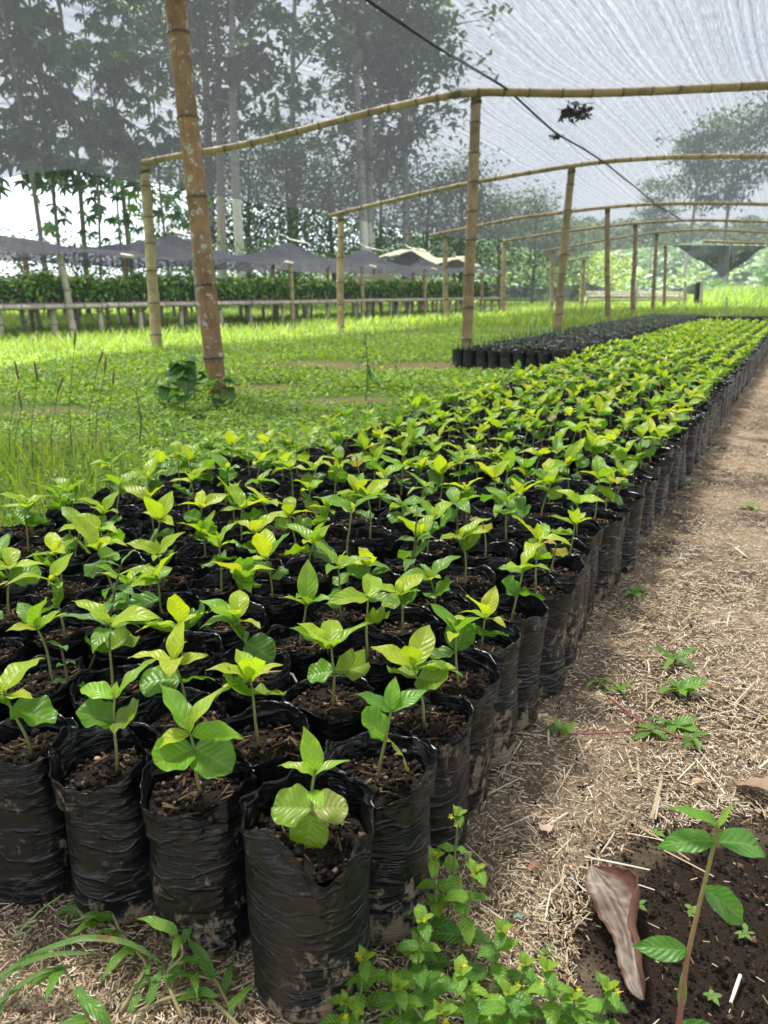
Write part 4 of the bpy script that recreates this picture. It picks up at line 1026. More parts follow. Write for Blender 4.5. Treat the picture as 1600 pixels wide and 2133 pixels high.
def far_bench():
    o = empty('bamboo_bench', (fb0.x, Yf, 0), 'small far bamboo bench with pale rails under a drooping black net', 'bench')
    W = fb1.x-fb0.x; q = random.Random(3)
    for k, z in enumerate((.42, .53, .63, .72, .80)):
        bamboo_mesh([(0.05*k, (k-1)*.25 if k > 2 else 0, z+q.uniform(-.02, .02)), (W-.1*q.random(), (k-1)*.25 if k > 2 else 0, z+q.uniform(-.02, .02))], .042, .038, .6, 8, k).obj('rail', WOOD, o)
    for x in (.1, W*.5, W-.15):
        for y in (.06, .9): bamboo_mesh([(x, y, -.03), (x+.02, y, .8)], .06, .055, .4, 8, int(x*9)).obj('leg', WOOD, o)
far_bench()
for (a, b, lb) in (((1425, 640), (1428, 586), 'leaning pale post at the right end of the far bench'), ((1322, 636), (1328, 582), 'pale stake standing in the middle of the far bench'), ((1512, 662), (1514, 620), 'short thin stake standing by the far black bags'), ((1461, 632), (1462, 585), 'thin dark post holding the end of the black net')):
    p = at(a[0], a[1], Yf-.3 if a[1] < 650 else 21); p.z = -.03
    bpost(p, at(b[0], b[1], p.y), .08 if a[1] < 650 else .03, .07 if a[1] < 650 else .02, WOOD, lb, .4, a[0], .02, 'stakes by the far bench', 'stake', False, 8)

# ------------------------------------------------------------------ trees
def palm_leaf():       # drooping hand-shaped leaf: seven leaflets
    V = []; F = []; s = leaf_simple()
    for k, a in enumerate(np.linspace(-2.2, 2.2, 7)):
        M = frames(1, PI/2+a, -.35-.12*abs(a), 0, 1-.12*abs(a))[0]; P = s[0]*np.array([.8, 1, 1]); Q = P@M.T
        F.append(s[1]+len(V)*7); V.append(Q)
    return np.vstack(V), np.vstack(F)
def tree_parts(seed, h, r, crown0, spread, nlimb, nleaf, lsize, kind, tcol, lcols, clump=.45):
    ra = np.random.default_rng(seed); trunk = MB(); cr = MB(); limbs = MB()
    n = 14; t = np.linspace(0, 1, n); P = np.stack([h*.02*np.sin(t*3+seed)+.02*h*t*ra.normal(), h*.02*np.cos(t*2.3+seed)-h*.02*math.cos(seed), t*h], -1)
    addtube(trunk, P, r*(1-.8*t**1.1), 9, tcol)
    tips = []
    for k in range(nlimb):
        f = crown0+(1-crown0)*(k+ra.uniform(0, 1))/nlimb; f = min(f, .98); p = np.array([np.interp(f, t, P[:, j]) for j in range(3)])
        a = k*2.4+ra.uniform(-.5, .5); L = spread*(.5+.5*math.sin(PI*min(1, (f-crown0)/(1-crown0))*.85+.35))*ra.uniform(.55, 1.15); e = ra.uniform(.2, .9)
        d = np.array([math.cos(a)*math.cos(e), math.sin(a)*math.cos(e), math.sin(e)])
        m_ = p+d*L*.55+np.array([0, 0, .05*L]); q = p+d*L+np.array([0, 0, -.08*L])
        addtube(limbs, [p, m_, q], [r*.32*(1-f*.4), r*.2, r*.06], 5, np.array(tcol)*.85); tips += [m_, q]
        for j in range(3):
            v = ra.normal(0, 1, 3); v /= np.linalg.norm(v); v[2] *= .5; b0 = p+(q-p)*ra.uniform(.4, .95); e2 = b0+v*L*.4
            addtube(limbs, [b0, (b0+e2)/2+[0, 0, .03*L], e2], [r*.13, r*.09, r*.03], 4, np.array(tcol)*.8); tips.append(e2)
    tips.append(P[-1]); T = np.array(tips); m = len(T); per = max(2, nleaf//m)
    C_ = np.repeat(T, per, 0)+ra.normal(0, 1, (m*per, 3))*np.array([1, 1, .62])*clump*spread*.45
    g = palm_leaf() if kind == 'palm' else leaf_simple()
    N_ = len(C_); cc = np.repeat(ra.uniform(.65, 1.35, m), per)[:, None]
    cols = np.array(lcols)[ra.integers(0, len(lcols), N_)]*cc*ra.uniform(.8, 1.2, (N_, 1))
    cr.rep(g[0], g[1], frames(N_, ra.uniform(0, 6.28, N_), ra.normal(-.15, .5, N_), ra.normal(0, .5, N_), ra.uniform(.7, 1.3, N_)*lsize), C_, cols)
    return trunk.mesh('trunk', BARK), limbs.mesh('limbs', BARK), cr.mesh('crown', TLEAF)
DG = [(.03, .07, .018), (.045, .10, .02), (.06, .13, .025), (.035, .08, .03)]
MG = [(.05, .12, .02), (.08, .17, .03), (.10, .20, .03), (.05, .11, .03)]
PT = {
 'cassava': [tree_parts(1, 13, .085, .24, 2.8, 15, 300, .52, 'palm', (.17, .15, .12), DG, .24), tree_parts(2, 15, .075, .26, 2.6, 16, 300, .52, 'palm', (.2, .18, .15), DG, .24), tree_parts(9, 7, .035, .25, 1.6, 12, 230, .26, 'palm', (.16, .14, .11), MG, .35)],
 'pale': [tree_parts(3, 19, .26, .42, 3.0, 16, 1300, .52, 's', (.48, .46, .40), DG, .24), tree_parts(4, 22, .28, .45, 3.6, 16, 1300, .52, 's', (.52, .5, .44), MG, .25)],
 'dense': [tree_parts(5, 9, .2, .12, 3.4, 22, 4000, .32, 's', (.12, .1, .08), DG, .55), tree_parts(6, 8, .2, .10, 3.4, 22, 4000, .32, 's', (.12, .1, .08), MG, .8)],
 'broad': [tree_parts(31, 15, .24, .5, 5.2, 22, 2300, .55, 's', (.3, .27, .22), DG, .26), tree_parts(32, 14, .22, .45, 4.6, 22, 2200, .5, 's', (.3, .27, .22), MG, .26)],
 'bush': [tree_parts(7, 2.4, .05, .05, 1.5, 14, 1600, .16, 's', (.12, .1, .08), [(.2, .28, .03), (.12, .22, .03), (.32, .33, .03)], .8), tree_parts(8, 2.4, .05, .05, 1.5, 14, 1600, .16, 's', (.12, .1, .08), MG, .8)],
}
def tree(kind, v, px, Y, s, label, rz, grp, z=0, sz=None):
    nm = {'cassava': 'slender_tree', 'pale': 'tall_tree', 'broad': 'broad_tree', 'dense': 'leafy_tree', 'bush': 'bush'}[kind]
    p = at(px, 640, Y)
    o = empty(nm, (p.x, Y, z), label, 'bush' if kind == 'bush' else 'tree', grp, rz); o.scale = (s, s, sz or s)
    for nme, me in zip(('trunk', 'limbs', 'crown'), PT[kind][v]): link(nme, me, o)
side = lambda px: 'far left' if px < 150 else 'left' if px < 380 else 'centre left' if px < 620 else 'centre' if px < 860 else 'centre right' if px < 1100 else 'right'
for k, (v, px, Y, s, w) in enumerate([(0, 88, 21, .85, 'dark straight trunk rising behind the first net peak'), (1, 128, 25, .95, 'slim trunk just right of the dark straight one'), (2, 215, 23, 1.3, 'thin leaning stems in the gap left of the tan post'), (2, 265, 26, 1.3, 'thin stem close to the tan post'),
        (0, -110, 22, 1.05, 'crown spreading in at the left edge'), (1, -30, 27, 1.05, 'crown high behind the net at the left edge'), (0, 300, 28, 1.15, 'crown above the tan post'), (2, 360, 24, 1.3, 'thin stem between tan and brown posts'), (0, 170, 24, 1.0, 'many fingered leaves over the second net peak')]):
    tree('cassava', v, px, Y, s, 'slender hand leaved tree, '+w, k*1.7, 'slender trees behind the long bench')
for k, (v, px, Y, s, w) in enumerate([(0, 505, 36, .95, 'behind the third net peak'), (1, 755, 42, .95, 'left of the pair of white trunks'), (0, 768, 43, .9, 'leaning right in the pair of white trunks'), (1, 790, 44, 1.0, 'right of the pair of white trunks'), (0, 845, 46, .95, 'left of the golden post'), (1, 430, 40, 1.0, 'seen behind the brown post'),
        (0, 620, 46, 1.05, 'in the middle of the wood')]):
    tree('pale', v, px, Y, s, 'tall pale trunked tree '+w, k*2.1, 'tall pale trees behind the nursery')
for k, (v, px, Y, s, w) in enumerate([(0, 420, 40, .85, 'behind the brown post'), (1, 520, 42, .9, 'around the single white trunk'), (0, 610, 41, .9, 'right of the single white trunk'), (1, 700, 44, .9, 'behind the second tan post'), (0, 790, 47, .9, 'behind the pair of white trunks'), (1, 880, 48, .85, 'left of the golden post'),
        (0, 960, 48, .85, 'behind the golden post'), (1, 1040, 50, .75, 'right of the golden post'), (0, 1105, 52, .70, 'behind the fourth pale post'), (1, 1160, 55, .60, 'last on the right before the hill'), (0, 1205, 60, .42, 'small at the right edge of the wood')]):
    tree('dense', v, px, Y, s, 'dark dense leafy tree '+w, k*1.3, 'dense trees behind the nursery')
for k, (v, px, Y, s, w) in enumerate([(0, 1262, 47, 1.05, 'yellow green bush behind the far bench'), (1, 60, 21, .8, 'green bush behind the near end of the long bench'), (1, 165, 22, .8, 'green bush behind the leaning net post'), (1, 290, 24, .8, 'green bush behind the tan post'), (1, 400, 27, .9, 'green bush behind the brown post'), (1, 560, 33, 1, 'green bush behind the middle of the long bench'), (1, 1590, 50, .8, 'small green tree at the right edge below the hill')]):
    tree('bush', v, px, Y, s, w, k*1.1, 'bushes at the edge of the field', 0)
# trees beyond on the right, seen through the net
for k, (v, px, Y, s, w) in enumerate([(0, 1420, 112, 1.25, 'left crown'), (1, 1500, 115, 1.5, 'middle crown'), (0, 1590, 112, 1.5, 'crown at the right edge'), (1, 1345, 118, .95, 'small low crown at the left'), (1, 1670, 116, 1.5, 'crown just past the right edge')]):
    tree('broad', v, px, Y, s, 'broad slope tree seen through the net at the right, '+w, k*2.6, 'slope trees behind the net', 2.0)
for k, (v, px, Y, s, w) in enumerate([(0, 470, 37, 1.05, 'right of the brown post')]+[(0, 850, 46, 1.0, 'left of the golden post')]):
    tree('broad', v, px, Y, s, 'broad dark tree crown, '+w, k*1.9+1, 'broad trees behind the nursery')

# ------------------------------------------------------------------ wooded hill
def hillz(X, Y):
    t = np.clip((Y-95)/110, 0, 1)
    return (t*t*(3-2*t))*(15+4*vn(np.stack([X, Y, 0*X], -1), .018, 3)+2*vn(np.stack([X, Y, 0*X], -1), .06, 5))*np.clip((X+60)/100, .15, 1)-.3
def hill():
    xs = np.linspace(-260, 380, 120); ys = np.linspace(80, 330, 60); X, Y = np.meshgrid(xs, ys)
    P = np.stack([X, Y, hillz(X, Y)], -1).reshape(-1, 3)
    m, t, o = newmat('hill_scrub'); p = geo(t)
    bsdf(t, o, mixc(t, noise_(t, .12, 6, p, .65), (.05, .10, .025), (.20, .26, .08)), 1, bump(t, noise_(t, .5, 5, p), 1, 1), .1)
    h = MB().add(P, gridF(120, 60)).obj('hill', m); tag(h, kind='structure', label='green scrubby hill beyond the far bench')
    ra = np.random.default_rng(8); n = 1500; x = ra.uniform(-20, 180, n); y = ra.uniform(85, 215, n); z = hillz(x, y)
    m_ = 42; T = np.repeat(np.c_[x, y, z], m_, 0); s = np.repeat(ra.uniform(.8, 2.2, n), m_); v = ra.normal(0, 1, (n*m_, 3)); v /= np.linalg.norm(v, axis=1)[:, None]
    T = T+v*s[:, None]*np.array([1, 1, .9])*ra.uniform(.6, 1, (n*m_, 1)); T[:, 2] += s*.7
    lv = leaf_simple(); base = np.repeat(np.array([(.05, .11, .03), (.09, .17, .04), (.16, .24, .06), (.04, .09, .03)])[ra.integers(0, 4, n)], m_, 0)
    tag(MB().rep(lv[0], lv[1], frames(n*m_, ra.uniform(0, 6.28, n*m_), ra.uniform(-.6, .6, n*m_), ra.uniform(-1, 1, n*m_), s*ra.uniform(.5, .9, n*m_)), T, base*ra.uniform(.8, 1.2, (n*m_, 1))).obj('hill_scrub', TLEAF), 'scrub and small trees covering the hazy hill', 'scrub', kind='stuff')
hill()

# ------------------------------------------------------------------ plants in the foreground
def herb(name, label, cat, pts, leaves, rst, scol, mesh_fn=None, group=None, stalkcol=None):
    """pts: world stem path. leaves: (t along stem, azimuth, elevation, roll, length, W, colour)"""
    b = Vector(pts[0]); o = empty(name, b, label, cat, group)
    P = np.array([tuple(Vector(p)-b) for p in pts]); d = np.concatenate([[0], np.cumsum(np.linalg.norm(np.diff(P, axis=0), axis=1))])
    Q = resamp([tuple(p) for p in P], 16); Q[1:-1] = (Q[:-2]+2*Q[1:-1]+Q[2:])/4
    mb = MB(); addtube(mb, Q, np.linspace(rst, rst*.6, 16), 7, scol); mb.obj('stem', STEM, o)
    for (t, az, el, roll, ln, me, col) in leaves:
        p = Q[int(round(t*15))]; lf = link('leaf', me, o); lf.matrix_local = mat4(frames(1, az, el, roll, ln)[0], p); lf.color = (*col, 1)
    return o
SER = [MB().add(V, F, uv=U).mesh('leaf', LEAF) for V, F, U in [leaf_mesh(7, 17, .62, .75, 1.0, .3+.2*k, .2, .04, 40+k, .16) for k in range(3)]]
OVAL = [MB().add(V, F, uv=U).mesh('leaf', LEAF) for V, F, U in [leaf_mesh(7, 12, .42, .85, 1.0, .3+.35*k, .25, .03, 50+k) for k in range(3)]]
LANC = [MB().add(V, F, uv=U).mesh('leaf', LEAF) for V, F, U in [leaf_mesh(5, 14, .24, .7, 1.0, .3+.4*k, .3, .04, 60+k) for k in range(3)]]
FLW = None
def flower_mesh():
    mb = MB(); lv = leaf_simple(); n = 5
    mb.rep(lv[0], lv[1], frames(n, np.arange(n)/n*6.28, .7, 0, .006), np.zeros((n, 3)), np.tile([(.75, .65, .02)], (n, 1)))
    return mb.mesh('flower', LEAFA)
FLW = flower_mesh()
def yellow_weed(path, label, q, dens=5, big=.036):
    G = [(.15, .33, .035), (.19, .38, .04), (.11, .26, .04), (.23, .42, .04)]
    L = []
    for k in range(dens):
        t = (k+1)/dens; a = k*PI/2+q.uniform(-.3, .3)
        for s in (0, PI): L.append((t, a+s, q.uniform(.0, .5), q.uniform(-.2, .2), big*(1.1-.45*t)*q.uniform(.8, 1.1), SER[q.randrange(3)], q.choice(G)))
    for k in range(3): L.append((1, k*2.1, .9, 0, big*.42, SER[0], (.28, .42, .04)))
    o = herb('flowering_weed', label, 'weed', path, L, .0021, (.14, .2, .06), group='yellow flowered weeds at the foot of the bags')
    b = Vector(path[0])
    for k in range(2):
        f = link('flower', FLW, o); p = Vector(path[-1])-b; f.location = p+Vector((q.uniform(-.012, .012), q.uniform(-.012, .012), q.uniform(-.012, .005))); f.rotation_euler = (q.uniform(0, .8), q.uniform(0, .8), 0)
    return o
q = random.Random(31)
YW = [((905, 2160), (915, 2110), .66, 'broad leaved low weed just right of the bottom grass tuft'), ((1180, 2140), (1195, 2080), .66, 'low weed between the curled leaf tip and the weed clump'), ((735, 2150), (722, 2090), .66, 'low weed touching the foot of the corner bag'), ((1085, 2080), (1095, 2010), .7, 'short weed at the right of the clump on dark soil'), ((900, 2020), (870, 1965), .7, 'short weed beside the second bag foot'),
      ((930, 1930), (955, 1700), .80, 'tallest yellow flowered weed, standing against the second bag on the path edge'),
      ((880, 1960), (905, 1790), .76, 'yellow flowered weed just left of the tallest one'),
      ((960, 1990), (990, 1815), .78, 'yellow flowered weed right of the tallest one'),
      ((775, 2110), (760, 2000), .66, 'yellow flowered weed against the lower right of the corner bag'),
      ((880, 2080), (880, 1920), .70, 'yellow flowered weed in the middle of the clump with a wide flat spread'),
      ((1000, 2050), (1045, 1940), .70, 'leafy weed in the middle of the clump towards the dry leaf'),
      ((1110, 2130), (1140, 2020), .66, 'low weed left of the curled dry leaf tip'),
      ((1230, 2150), (1265, 2060), .64, 'low weed under the tip of the curled dry leaf'),
      ((960, 2120), (960, 2030), .66, 'low round leaved weed at the bottom centre'),
      ((840, 2140), (830, 2060), .64, 'low weed at the bottom edge right of the corner bag'),
      ((1040, 2140), (1060, 2070), .64, 'low weed with large round leaves at the bottom edge')]
for k, (b, t, Y, lb) in enumerate(YW):
    p0 = atz(b[0], b[1]); p1 = at(t[0], t[1], p0.y-.01); pm = p0.lerp(p1, .5)+Vector((q.uniform(-.012, .012), -.01, 0))
    yellow_weed([p0, pm, p1], lb, q, 5 if k < 3 else 4, .040 if k < 6 else .046)
# extra ground runners of the same plant: low leaves
def rosette(px, py, s, n, meshes, cols, name, label, cat='weed', el=.5, z=0, group=None):
    b = atz(px, py, z); o = empty(name, b, label, cat, group); q = random.Random(int(px*3+py))
    mb = MB(); addtube(mb, [(0, 0, -.004), (0, 0, s*.25)], s*.05, 6, (.2, .22, .08)); mb.obj('stem', STEM, o)
    for k in range(n):
        lf = link('leaf', meshes[k % len(meshes)], o); lf.matrix_local = mat4(frames(1, k*6.28/n+q.uniform(-.4, .4), q.uniform(el-.3, el+.3), q.uniform(-.4, .4), s*q.uniform(.7, 1.1))[0], (0, 0, s*.2)); c = q.choice(cols); lf.color = (*c, 1)
    return o
LG = [(.14, .30, .04), (.18, .36, .05), (.11, .25, .04)]
rosette(1405, 1385, .085, 6, LANC, LG, 'path_weed', 'light green weed with a broad upright leaf, on the straw right of the bags', el=.45)
rosette(1415, 1448, .065, 7, SER, LG, 'path_weed', 'small toothed weed below the light green one on the path', el=.5)
rosette(1290, 1445, .05, 4, LANC, LG, 'path_weed', 'small upright weed between the bags and the toothed weed')
rosette(1245, 1430, .05, 4, LANC, LG, 'path_weed', 'small weed close to the bags beside the upright one')
rosette(1400, 1520, .06, 7, OVAL, LG, 'path_weed', 'spreading weed with dark leaves in the middle of the path', el=.25)
rosette(1355, 1530, .05, 5, OVAL, LG, 'path_weed', 'leafy joint of the spreading weed nearer the bags', el=.25)
rosette(1440, 1545, .045, 5, OVAL, LG, 'path_weed', 'leafy right end of the spreading weed', el=.25)
rosette(1165, 1530, .05, 4, OVAL, LG, 'path_weed', 'weed shoot with three oval leaves beside the bag feet', el=.6)
for k, (px, py, lab) in enumerate([(1310, 1950, 'pale tiny sprout right of the dry leaf'), (1325, 1890, 'pale tiny sprout beside the dry leaf upper edge'), (1365, 1740, 'tiny sprout above the dark soil'), (1550, 1950, 'tiny sprout at the right of the red stem'), (1440, 1900, 'tiny sprout on the dark soil behind the red stem'), (1140, 1990, 'tiny sprout left of the dry leaf'), (1480, 2080, 'tiny sprout low beside the red stem'), (1560, 1060, 'sprout far up the path at the right edge'), (1510, 850, 'sprout at the far end of the path'), (1430, 1010, 'sprout by the far bag feet'), (1320, 1240, 'sprout at the foot of the eighth bag')]):
    rosette(px, py, .02 if py > 1500 else .05, 5, OVAL, [(.25, .42, .10), (.2, .38, .08)], 'sprout', lab, el=.4)
# creeping runner stems joining the spreading weed
for (a, b, c_) in (((1265, 1450), (1330, 1500), (1440, 1545)), ((1165, 1530), (1260, 1527), (1360, 1520))):
    mb = MB(); addtube(mb, [atz(*a, .012), atz(*b, .01), atz(*c_, .012)], .0022, 6, (.28, .10, .08)); o = mb.obj('runner_stem', STEM)
    tag(o, 'thin red runner of the spreading weed, '+('slanting down from the small upright weed' if a[1] < 1500 else 'reaching left to the bag feet'), 'stem')
# red stemmed plant at the right
Yp = .80
b = atz(1408, 2190); P = [b, at(1430, 2000, b.y+.01), at(1458, 1880, b.y+.02), at(1480, 1790, b.y+.03), at(1497, 1722, b.y+.03)]
GG = (.10, .28, .035)
o = herb('red_stemmed_plant', 'single tall plant with reddish stem and long smooth leaves on dark soil at the right', 'plant', P,
     [(.45, PI, .12, .75, .066, OVAL[0], GG), (.76, -.1, -.62, -.8, .085, OVAL[0], GG), (.95, .0, .05, -.4, .085, OVAL[1], GG), (.96, PI, .12, .5, .068, OVAL[1], GG), (1, PI-.3, .62, .3, .062, LANC[1], (.16, .36, .04)), (1, .6, .95, 0, .034, LANC[0], (.24, .42, .05)), (.16, -.35, -.15, -.7, .066, OVAL[0], GG), (.2, 1.2, 1.0, 0, .045, LANC[0], GG)], .0036, np.vstack([np.repeat(np.stack([np.linspace(.34, .25, 16), np.linspace(.10, .28, 16), np.linspace(.10, .07, 16)], -1), 7, 0), [[.3, .1, .1], [.2, .3, .08]]]))
# weeds growing up among the bags
def tall_weed(bx, by, tx, ty, Y, lab, G, n=4, ln=.075):
    p0 = at(bx, by, Y); p1 = at(tx, ty, Y+.03); q = random.Random(bx); pm = p0.lerp(p1, .5)+Vector((.01, 0, 0))
    L = []
    for k in range(n):
        for s in (0, PI): L.append((.45+.55*k/(n-1), k*1.3+s+q.uniform(-.3, .3), q.uniform(0, .6)+.5*(k == n-1), q.uniform(-.3, .3), ln*q.uniform(.7, 1.05)*(1-.12*k), OVAL[q.randrange(3)], G))
    herb('tall_weed', lab, 'weed', [p0, pm, p1], L, .0032, (.14, .10, .05), group='taller weeds growing up between the bags')
tall_weed(832, 1330, 868, 1075, 1.62, 'tall dull green weed with a thin brown stem in the middle of the bed', (.14, .26, .06))
tall_weed(185, 1400, 250, 1180, 1.28, 'grey green weed with broad leaves at the left between two seedlings', (.14, .29, .07), 4, .085)
tall_weed(130, 1480, 128, 1350, 1.15, 'small grey green weed beside the leafless seedling at the left', (.13, .29, .06), 3, .05)
# plants at the foot of the brown post and other field weeds
def broad_weed(px, py, Y, h, n, s, lab, meshes, col):
    b = atz(px, py); b = Vector((at(px, py, b.y).x, b.y, 0)); q = random.Random(px); L = []
    for k in range(n): L.append((q.uniform(.3, 1), k*2.4, q.uniform(-.5, .5), q.uniform(-.4, .4), s*q.uniform(.7, 1.1), meshes[k % 3], tuple(c*q.uniform(.8, 1.2) for c in col)))
    herb('field_weed', lab, 'weed', [b, b+Vector((.02, 0, h*.5)), b+Vector((.0, .02, h))], L, .006, (.12, .16, .06), group='tall weeds in the turf')
HEART = [MB().add(V, F, uv=U).mesh('leaf', LEAF) for V, F, U in [leaf_mesh(7, 12, .9, .62, 1.3, .6, .2, .05, 80+k) for k in range(3)]]
broad_weed(385, 862, 5.5, .42, 14, .20, 'broad leaved dark green weed left of the foot of the brown post', HEART, (.06, .17, .04))
broad_weed(350, 850, 5.5, .30, 9, .17, 'left spreading broad leaved weed beside the one at the brown post', HEART, (.07, .19, .04))
broad_weed(405, 835, 5.5, .36, 9, .16, 'broad leaved weed close to the left side of the brown post', HEART, (.06, .18, .04))
broad_weed(455, 850, 5.5, .22, 6, .19, 'broad leaved weed touching the foot of the brown post', HEART, (.06, .17, .04))
broad_weed(762, 835, 5.5, .55, 18, .12, 'tall narrow leaved weed standing alone in front of the bags', LANC, (.09, .20, .05))
broad_weed(292, 925, 4, .32, 12, .08, 'thin reddish stemmed weed in the turf at the left', LANC, (.08, .18, .05))
# foxtail grass heads
for k, (bx, by, tx, ty) in enumerate([(70, 1000, 78, 790), (150, 960, 155, 720), (110, 1000, 120, 820), (20, 1000, 38, 700+90), (200, 950, 218, 775), (185, 940, 205, 760), (35, 980, 45, 850), (232, 950, 235, 800)]):
    b = atz(bx, by); t = at(tx, ty, b.y); o = empty('foxtail_grass', b, f'foxtail grass stalk with a brown seed head at the left, {["first","second","third","fourth","fifth","sixth","seventh","eighth"][sorted([78,155,120,38,218,205,45,235]).index(tx)]} from the left', 'grass', 'foxtail grass stalks at the left edge')
    e = t-b; mb = MB(); addtube(mb, [(0, 0, 0), tuple(e*.5+Vector((-.02, 0, .01))), tuple(e)], [.003, .002, .0015], 5, (.16, .2, .06)); mb.obj('stalk', STEM, o)
    d = Vector((.25*(k % 3-1)+.2, 0, 1)).normalized()*.085; mb = MB(); addtube(mb, [tuple(e), tuple(e+d*.3), tuple(e+d*.7), tuple(e+d)], [.003, .0065, .006, .002], 7, (.22, .16, .08)); mb.obj('seed_head', DRY, o)
# long grass clump and broad creeping grass at lower left
def arc_grass(pts, w, lab, col, group):
    Q = resamp(pts, 14); n = 14; Q[1:-1] = (Q[:-2]+2*Q[1:-1]+Q[2:])/4; T = np.gradient(Q, axis=0); T /= np.linalg.norm(T, axis=1)[:, None]
    A = np.cross(T, [0, 0, 1]); A /= np.linalg.norm(A, axis=1)[:, None]+1e-6; B = np.cross(A, T); t = np.linspace(0, 1, n); ww = w*np.sin(PI*np.clip(t*.93+.07, 0, 1))**.5
    V = np.stack([Q-A*ww[:, None]/2, Q-B*w*.12-0*A, Q+A*ww[:, None]/2], 1).reshape(-1, 3)
    b = Q[0].copy(); mb = MB().add(V-b, gridF(3, n), uv=np.stack([np.tile([0, .5, 1], n), np.repeat(t, 3)], -1)); o = mb.obj('grass_blade', LEAF); o.location = b; o.color = (*col, 1); tag(o, lab, 'grass', group)
gl = 'long arching grass blades at the lower left'
for k, (p, w, lb) in enumerate([(([-40, 2060, .03], [60, 1990, .07], [170, 1950, .09], [270, 1960, .075], [350, 2015, .03]), .011, 'long arching grass blade, the uppermost at the lower left'),
        (([-40, 2080, .02], [40, 2010, .05], [110, 1985, .06], [200, 1985, .05]), .009, 'arching grass blade just under the uppermost one'),
        (([-40, 2120, .02], [30, 2060, .05], [90, 2020, .06], [150, 2015, .05]), .009, 'shorter grass blade at the lower left edge'),
        (([-30, 2000, .03], [30, 1950, .09], [90, 1890, .13], [135, 1860, .16]), .006, 'thin straight grass blade pointing up right at the left edge'),
        (([-20, 2150, .01], [20, 2060, .05], [60, 1990, .10]), .008, 'upright grass blade in the bottom left corner')]):
    arc_grass([tuple(atz(a[0], a[1], a[2])) for a in p], w, lb, (.14, .27, .07), gl)
def creeper(pts, nodes, lab, seed):
    q = random.Random(seed); P = [atz(a, b_, z) for a, b_, z in pts]; L = []
    for t in nodes: L.append((t, q.uniform(0, 6.28), q.uniform(.3, .9), q.uniform(-.3, .3), q.uniform(.045, .075), LANC[q.randrange(3)], q.choice([(.14, .32, .05), (.18, .36, .05), (.12, .27, .05)])))
    herb('creeping_grass', lab, 'grass', P, L, .0028, (.30, .26, .12), group='broad leaved creeping grass at the lower left')
creeper([(500, 2140, .01), (420, 2060, .015), (330, 2085, .02), (250, 2125, .03)], [.1, .3, .35, .5, .55, .8, .9], 'creeping grass runner in front of the third bag', 1)
creeper([(250, 2110, .01), (310, 2010, .02), (250, 1940, .03), (235, 1905, .05)], [.2, .4, .6, .8, .95, 1], 'creeping grass shoot rising at the foot of the mud spattered bag', 2)
creeper([(380, 2120, .01), (340, 2030, .03), (385, 1990, .05), (372, 1950, .08)], [.35, .5, .7, .85, 1, 1], 'creeping grass shoot with upright leaves below the six leaved seedling', 3)
creeper([(480, 2100, .01), (450, 2040, .02), (400, 2030, .03)], [.3, .6, .9, 1], 'creeping grass between the third bag and the corner bag', 4)
creeper([(200, 2180, .01), (180, 2110, .03), (130, 2010, .05)], [.3, .5, .7, .9, 1], 'creeping grass at the bottom left with a drooping leaf', 5)
creeper([(280, 1990, .01), (240, 1930, .02), (170, 1900, .02)], [.4, .7, .9, 1], 'creeping grass runner under the left bags', 6)
creeper([(900, 2190, .01), (880, 2120, .03), (850, 2080, .05)], [.3, .6, .8, 1, .9], 'grass tuft at the bottom among the flowering weeds', 7)
# curled dry leaf
def curled_leaf(a, b_, wdt, z, lab, seed, twist=1.3, fold=.9, c1=(.22, .12, .085), c2=(.42, .36, .31)):
    A, B = atz(*a, z), atz(*b_, z*.5); n, m = 36, 17; d = B-A; L = d.length; d.normalize(); sd_ = Vector((-d.y, d.x, 0)); V = []; col = []
    for i in range(n):
        t = i/(n-1); w = wdt*(math.sin(PI*min(1, t*.86+.12))**.7)
        c = A+d*L*t+Vector((0, 0, .012*math.sin(t*5)+.01)); tw = twist*t
        for j in range(m):
            u = j/(m-1)*2-1; ang = tw+u*fold*(1+.6*t)
            off = sd_*(math.sin(ang)*w*.5)+Vector((0, 0, (1-math.cos(ang))*w*.45+.006*mnoise.noise((t*7, u*2, seed))+.0025*mnoise.noise((t*16, u*7, seed))))
            V.append(tuple(c+off-A)); k = .5+.5*math.sin(u*2.2+t*3+seed+1.5*mnoise.noise((u*6, t*2, seed)))*(.6+.4*mnoise.noise((u*14, t*6, seed))); col.append(tuple(np.array(c1)*(1-k)+np.array(c2)*k))
    mb = MB().add(V, gridF(m, n), np.array(col)); o = mb.obj('dry_leaf', DRY); o.location = A; o.location.z = max(A.z, .004)
    mod = o.modifiers.new('thickness', 'SOLIDIFY'); mod.thickness = .0012
    tag(o, lab, 'dry leaf')
